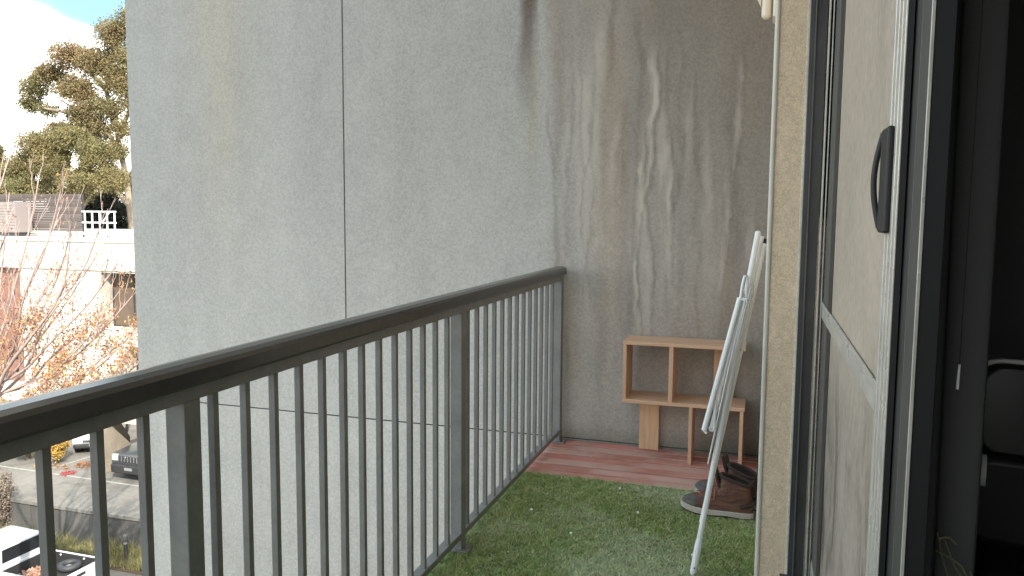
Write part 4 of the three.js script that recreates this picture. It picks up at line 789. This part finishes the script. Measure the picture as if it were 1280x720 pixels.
// ================================================================ TREES BEYOND THE ROOF
const OLIVE = [0.185, 0.178, 0.068], RUST = [0.235, 0.162, 0.070], DEEP = [0.060, 0.066, 0.030];
{
  const t = thing('gum_tree', 'tall spreading gum tree with rusty olive crown and pale forked trunk beside the wall', 'tree'), z = -52;
  part('trunk', limb([[-48.6, -9, z], [-48.9, -3, z], [-49.15, 0.3, z], [-49.6, 4.2, z], [-50.2, 7, z], [-50.4, 9.4, z]], 0.42, 0.16, 8, 20), M.barkPale, t);
  for (const p of [[[-49.3, 1.6, z], [-50.6, 3.4, z + 0.6], [-52.4, 4.8, z + 0.9], [-54.2, 5.4, z]], [[-49.9, 6.0, z], [-51.4, 8.0, z + 0.4], [-53.6, 9.2, z], [-56.5, 10.6, z]], [[-50.3, 8.6, z], [-51.2, 11, z], [-50.6, 13.5, z], [-50.2, 15.5, z]], [[-50.2, 7.2, z], [-48.9, 9.4, z], [-47.4, 11.5, z + 0.4]], [[-53.6, 9.2, z], [-55.4, 9.4, z + 0.5], [-58.6, 9.9, z]], [[-51.2, 11, z], [-53, 12.6, z], [-55.2, 13.8, z]], [[-50.4, 8.2, z], [-52.2, 10.2, z - 0.6], [-54.0, 11.2, z - 1]]]) part('limb', limb(p, 0.20, 0.05, 6, 12), M.barkPale, t);
  const C = [[-50.4, 15.3, z, 1.7, 1.5, 1.6, 520, 0.55], [-48.6, 16.2, z, 1.5, 1.5, 1.6, 420, 0.5], [-50.9, 13.9, z - 0.5, 1.0, 0.9, 1.2, 200, 0.3], [-54.6, 13.9, z, 2.1, 1.25, 2.0, 760, 0.95], [-52.0, 13.2, z + 0.4, 1.7, 1.2, 1.6, 600, 0.8], [-56.9, 12.6, z, 1.6, 1.0, 1.5, 460, 0.6], [-58.7, 11.6, z, 1.3, 1.2, 1.4, 420, 0.3], [-59.3, 10.2, z, 1.0, 0.9, 1.2, 260, 0.2], [-49.9, 11.6, z, 1.9, 1.5, 1.8, 700, 0.55],
    [-53.2, 11.0, z + 0.8, 1.7, 1.3, 1.6, 640, 0.75], [-52.2, 9.3, z + 0.9, 1.5, 1.2, 1.5, 520, 0.7], [-55.9, 11.3, z - 0.5, 1.2, 0.7, 1.3, 260, 0.4], [-54.4, 9.2, z, 1.3, 0.7, 1.3, 230, 0.35], [-50.5, 9.5, z + 0.6, 1.1, 1.1, 1.4, 320, 0.5], [-48.5, 10.2, z, 1.4, 2.0, 1.6, 560, 0.45], [-57.6, 9.6, z - 0.3, 0.9, 0.6, 1, 130, 0.25], [-48.6, 13.4, z, 1.6, 1.4, 1.5, 520, 0.5], [-49.4, 7.7, z + 0.5, 0.9, 1.1, 1.2, 180, 0.5], [-51.6, 7.9, z + 0.6, 1.4, 1.0, 1.4, 380, 0.6], [-53.6, 7.9, z + 0.3, 1.6, 0.9, 1.4, 420, 0.55], [-49.6, 6.0, z + 0.8, 1.0, 1.0, 1.2, 260, 0.45], [-51.6, 6.2, z + 0.8, 1.4, 1.0, 1.3, 360, 0.6], [-56.2, 8.0, z, 1.3, 0.8, 1.2, 260, 0.5], [-50.9, 12.6, z, 1.2, 1.0, 1.3, 300, 0.6]];
  scatter('crown', spray(501, 11, 0.34, 0.17, 0.040, 0.2), M.leaf, clumpLeaves(C.map(([a, b, c, d, e, f, n, o]) => [a, b, c, d * 0.90, e * 0.90, f * 0.90, Math.round(n * 0.74), o]), 503, 0.75, 1.4, OLIVE, RUST), t);
}
{
  const t = thing('olive_tree', 'broad lower olive green tree left of the gum trunk behind the roof screen', 'tree'), z = -49;
  part('trunk', limb([[-51.5, -9, z], [-51.6, -2, z], [-52.0, 2, z], [-52.4, 4.5, z]], 0.3, 0.12, 7, 12), M.bark, t);
  for (const p of [[[-51.6, -1, z], [-53.4, 2, z], [-55.4, 4.5, z]], [[-51.7, 0.5, z], [-50.2, 2.5, z], [-48.6, 4.0, z]], [[-52, 2, z], [-54, 3.8, z], [-57.2, 5.0, z]]]) part('limb', limb(p, 0.14, 0.04, 6, 10), M.bark, t);
  const C = [[-54.8, 6.5, z, 2.1, 1.1, 1.8, 700, 0.55], [-52.0, 6.8, z, 1.8, 1.1, 1.6, 560, 0.4], [-49.6, 5.6, z, 1.6, 1.2, 1.5, 520, 0.5], [-56.6, 4.9, z, 1.5, 1.2, 1.5, 460, 0.6], [-53.4, 4.9, z + 0.6, 1.8, 1.0, 1.5, 560, 0.45], [-50.6, 3.6, z + 0.4, 2.0, 1.0, 1.6, 620, 0.55], [-47.9, 3.6, z + 0.3, 1.5, 1.0, 1.5, 420, 0.4], [-56.0, 3.0, z + 0.4, 1.8, 1.0, 1.5, 460, 0.3], [-52.6, 2.6, z - 0.6, 1.6, 0.9, 1.5, 200, 0.2], [-58.2, 3.6, z, 1.6, 1.3, 1.5, 420, 0.4]];
  scatter('crown', spray(511, 12, 0.28, 0.17, 0.042, 0.15), M.leaf, clumpLeaves(C, 513, 0.75, 1.35, [0.165, 0.160, 0.060], [0.24, 0.175, 0.065]), t);
}
for (const [i, [x, z, h, w, lab]] of [[-61.5, -50, 7.2, 2.0, 'olive tree at the left edge behind the air unit'], [-58.8, -54, 7.4, 1.5, 'small pointed olive tree behind the broad olive tree']].entries()) {
  const t = thing('background_tree', lab, 'tree', [x, 0, z]), r = rng(600 + i), C = [];
  part('trunk', limb([[0, -9, 0], [0.1, -2, 0], [0, h * 0.7, 0]], 0.25, 0.08, 6, 8), M.bark, t);
  for (let k = 0; k < 9; k++) { const y = h * (0.2 + 0.72 * r()), q = w * (1.15 - 0.75 * y / h); C.push([(r() - 0.5) * q * 1.5, y, (r() - 0.5) * q, q * 0.7, 0.95, q * 0.7, 260, r() * 0.8]); }
  scatter('crown', spray(520 + i, 8, 0.22, 0.24, 0.055, 0.15), M.leaf, clumpLeaves(C, 523 + i, 0.75, 1.35, [0.17, 0.165, 0.060], [0.24, 0.18, 0.065]), t);
}
for (const [i, [x, z, h, w, lab]] of [[-59.6, -58, 5.6, 3.0, 'dark conifer showing between the olive tree and the roof'], [-56.2, -57, 5.4, 2.8, 'dark bushy conifer directly behind the white roof guard rail'], [-53.2, -57, 5.2, 3.0, 'dark conifer at the gum trunk, mostly behind the concrete end wall']].entries()) {
  const t = thing('dark_conifer', lab, 'tree', [x, 0, z]), r = rng(640 + i), C = [];
  part('trunk', limb([[0, -9, 0], [0, 0, 0], [0, h, 0]], 0.25, 0.06, 6, 8), M.bark, t);
  for (let k = 0; k < 16; k++) { const y = -1.5 + (h + 1.5) * (k / 16), q = w * (1 - 0.7 * k / 16); C.push([(r() - 0.5) * q, y, (r() - 0.5) * q * 0.6, q * 0.62, 0.6, q * 0.6, 170, r() * 0.6]); }
  scatter('crown', spray(530 + i, 8, 0.22, 0.25, 0.04, 0.5), M.leaf, clumpLeaves(C, 533 + i, 0.7, 1.3, [0.028, 0.034, 0.022], [0.07, 0.07, 0.03]), t);
}

// ================================================================ AUTUMN TREE in front of the white building
{
  const t = thing('autumn_tree', 'nearly bare autumn tree with slanting branches and sparse orange leaves', 'tree'), r = rng(777);
  part('trunk', limb([[-17.6, YG, -13.6], [-17.55, -8.5, -13.5], [-17.9, -6.0, -13.5], [-17.9, -3.5, -13.4]], 0.17, 0.11, 10, 16), M.bark, t);
  const twigs = [], leaves = [];
  // boughs as [start, end, radius]; each bends a little upward
  const boughs = [
    [[-17.78, -3.46, -13.4], [-12.1, -0.9, -13.2], 0.038], [[-17.60, -3.40, -13.4], [-12.0, -1.7, -12.6], 0.033], [[-17.89, -3.23, -13.4], [-12.2, -2.3, -13.6], 0.036], [[-17.78, -3.10, -13.4], [-12.6, 0.3, -13.0], 0.040], [[-17.48, -3.52, -13.4], [-13.2, 1.4, -13.3], 0.042], [[-17.82, -3.39, -13.4], [-14.1, 1.95, -13.0], 0.046], [[-17.64, -3.31, -13.4], [-15.2, 2.3, -13.6], 0.043], [[-17.87, -3.29, -13.4], [-13.6, -0.4, -14.0], 0.041], [[-17.75, -3.88, -13.4], [-14.4, 0.6, -12.8], 0.046], [[-17.66, -3.32, -13.4], [-15.8, 2.0, -13.0], 0.046], [[-17.54, -3.16, -13.4], [-15.4, 0.4, -14.2], 0.038], [[-17.50, -3.54, -13.4], [-16.6, 2.6, -13.8], 0.047], [[-17.46, -3.82, -13.4], [-18.6, 2.2, -13.2], 0.034], [[-17.79, -3.13, -13.4], [-20.5, 0.8, -13.5], 0.039], [[-17.59, -3.66, -13.4], [-18.0, 1.8, -15.2], 0.040], [[-17.71, -3.62, -13.4], [-13.4, -1.5, -13.9], 0.041], [[-17.61, -3.18, -13.4], [-12.4, -0.2, -13.6], 0.043], [[-17.44, -3.21, -13.4], [-13.2, 0.9, -12.6], 0.048], [[-17.56, -3.77, -13.4], [-12.2, -1.2, -14.2], 0.046], [[-17.42, -3.18, -13.4], [-12.6, -2.0, -13.0], 0.041], [[-17.54, -3.73, -13.4], [-13.0, -0.9, -12.8], 0.045], [[-17.61, -3.67, -13.4], [-14.6, 1.3, -13.9], 0.033], [[-17.47, -3.11, -13.4], [-14.9, -0.6, -13.0], 0.033], [[-17.50, -3.57, -13.4], [-13.8, -2.1, -12.5], 0.034], [[-17.75, -3.28, -13.4], [-15.6, 1.2, -12.9], 0.046], [[-17.88, -3.41, -13.4], [-13.9, 0.3, -13.6], 0.033],
  ];
  function put(p, n, spread) {
    for (let i = 0; i < n; i++) {
      const y = p.y + (r() - 0.5) * spread, x = p.x + (r() - 0.5) * spread, k = r();
      const low = sst(-0.5, -2.4, y);
      const col = k < 0.22 + 0.15 * low ? tint([0.50, 0.20, 0.07], [0.54, 0.30, 0.10], r(), 0.8 + 0.4 * r()) : k < 0.62 ? tint([0.46, 0.17, 0.12], [0.34, 0.13, 0.09], r(), 0.8 + 0.4 * r()) : k < 0.84 ? tint([0.46, 0.38, 0.12], [0.36, 0.32, 0.12], r(), 0.9) : tint([0.16, 0.10, 0.07], [0.22, 0.13, 0.09], r(), 1);
      leaves.push([x, y, p.z + (r() - 0.5) * spread, 0.65 + 0.7 * r(), col]);
    }
  }
  function grow(a, b, rad, depth, parentMesh) {
    const L = a.distanceTo(b), pts = [], sag = (depth === 0 ? 0.10 : 0.06) * L;
    for (let i = 0; i <= 5; i++) { const s = i / 5, p = a.clone().lerp(b, s); p.y -= Math.sin(s * Math.PI) * sag * (depth === 0 ? 1 : 0.4); p.x += (r() - 0.5) * L * 0.035; p.y += (r() - 0.5) * L * 0.035; p.z += (r() - 0.5) * L * 0.05; pts.push(p); }
    pts[0].copy(a);
    const g = limb(pts, rad, Math.max(0.0045, rad * 0.22), depth ? 4 : 6, 10);
    if (depth === 0) part('bough', g, M.barkTwig, t); else twigs.push(g);
    const c = new THREE.CatmullRomCurve3(pts), n = depth === 0 ? Math.round(4 + L * 1.1) : depth === 1 ? 2 + Math.floor(r() * 2) : 0;
    for (let k = 0; k < n; k++) {
      const s = mix(depth === 0 ? 0.38 : 0.25, 0.96, (k + r()) / n), o = c.getPointAt(s), d = c.getTangentAt(s), l = (depth === 0 ? 0.22 * L : 0.42 * L) * (0.5 + 0.7 * r()) * (1.15 - 0.5 * s);
      const side = V(r() - 0.5, 0.30 + 0.6 * r(), r() - 0.5).normalize(), e = d.clone().multiplyScalar(0.75).addScaledVector(side, 0.6).normalize().multiplyScalar(l).add(o);
      grow(o, e, Math.max(0.006, rad * 0.34 * (1.2 - s * 0.5)), depth + 1);
    }
    if (depth >= 1) for (let k = 0; k < 5; k++) { const p = c.getPointAt(0.3 + 0.7 * r()), dens = p.y < -2.95 ? 0 : p.y < -0.9 ? (p.y < -1.7 ? 1.0 : 0.7) : p.y < 0.2 ? 0.3 : 0.06; if (r() < dens) put(p, 1 + Math.floor(r() * (p.y < -0.9 ? 8 : 3)), 0.28); }
  }
  for (const [a, b, rad] of boughs) grow(V(...a), V(...b), rad, 0);
  stuffPart(new THREE.Mesh(plain(twigs), M.barkTwig), 'twigs', t);
  scatter('leaves', spray(701, 1, 0.005, 0.054, 0.019), M.leaf, leaves, t);
}

renderer.render(scene, camera);
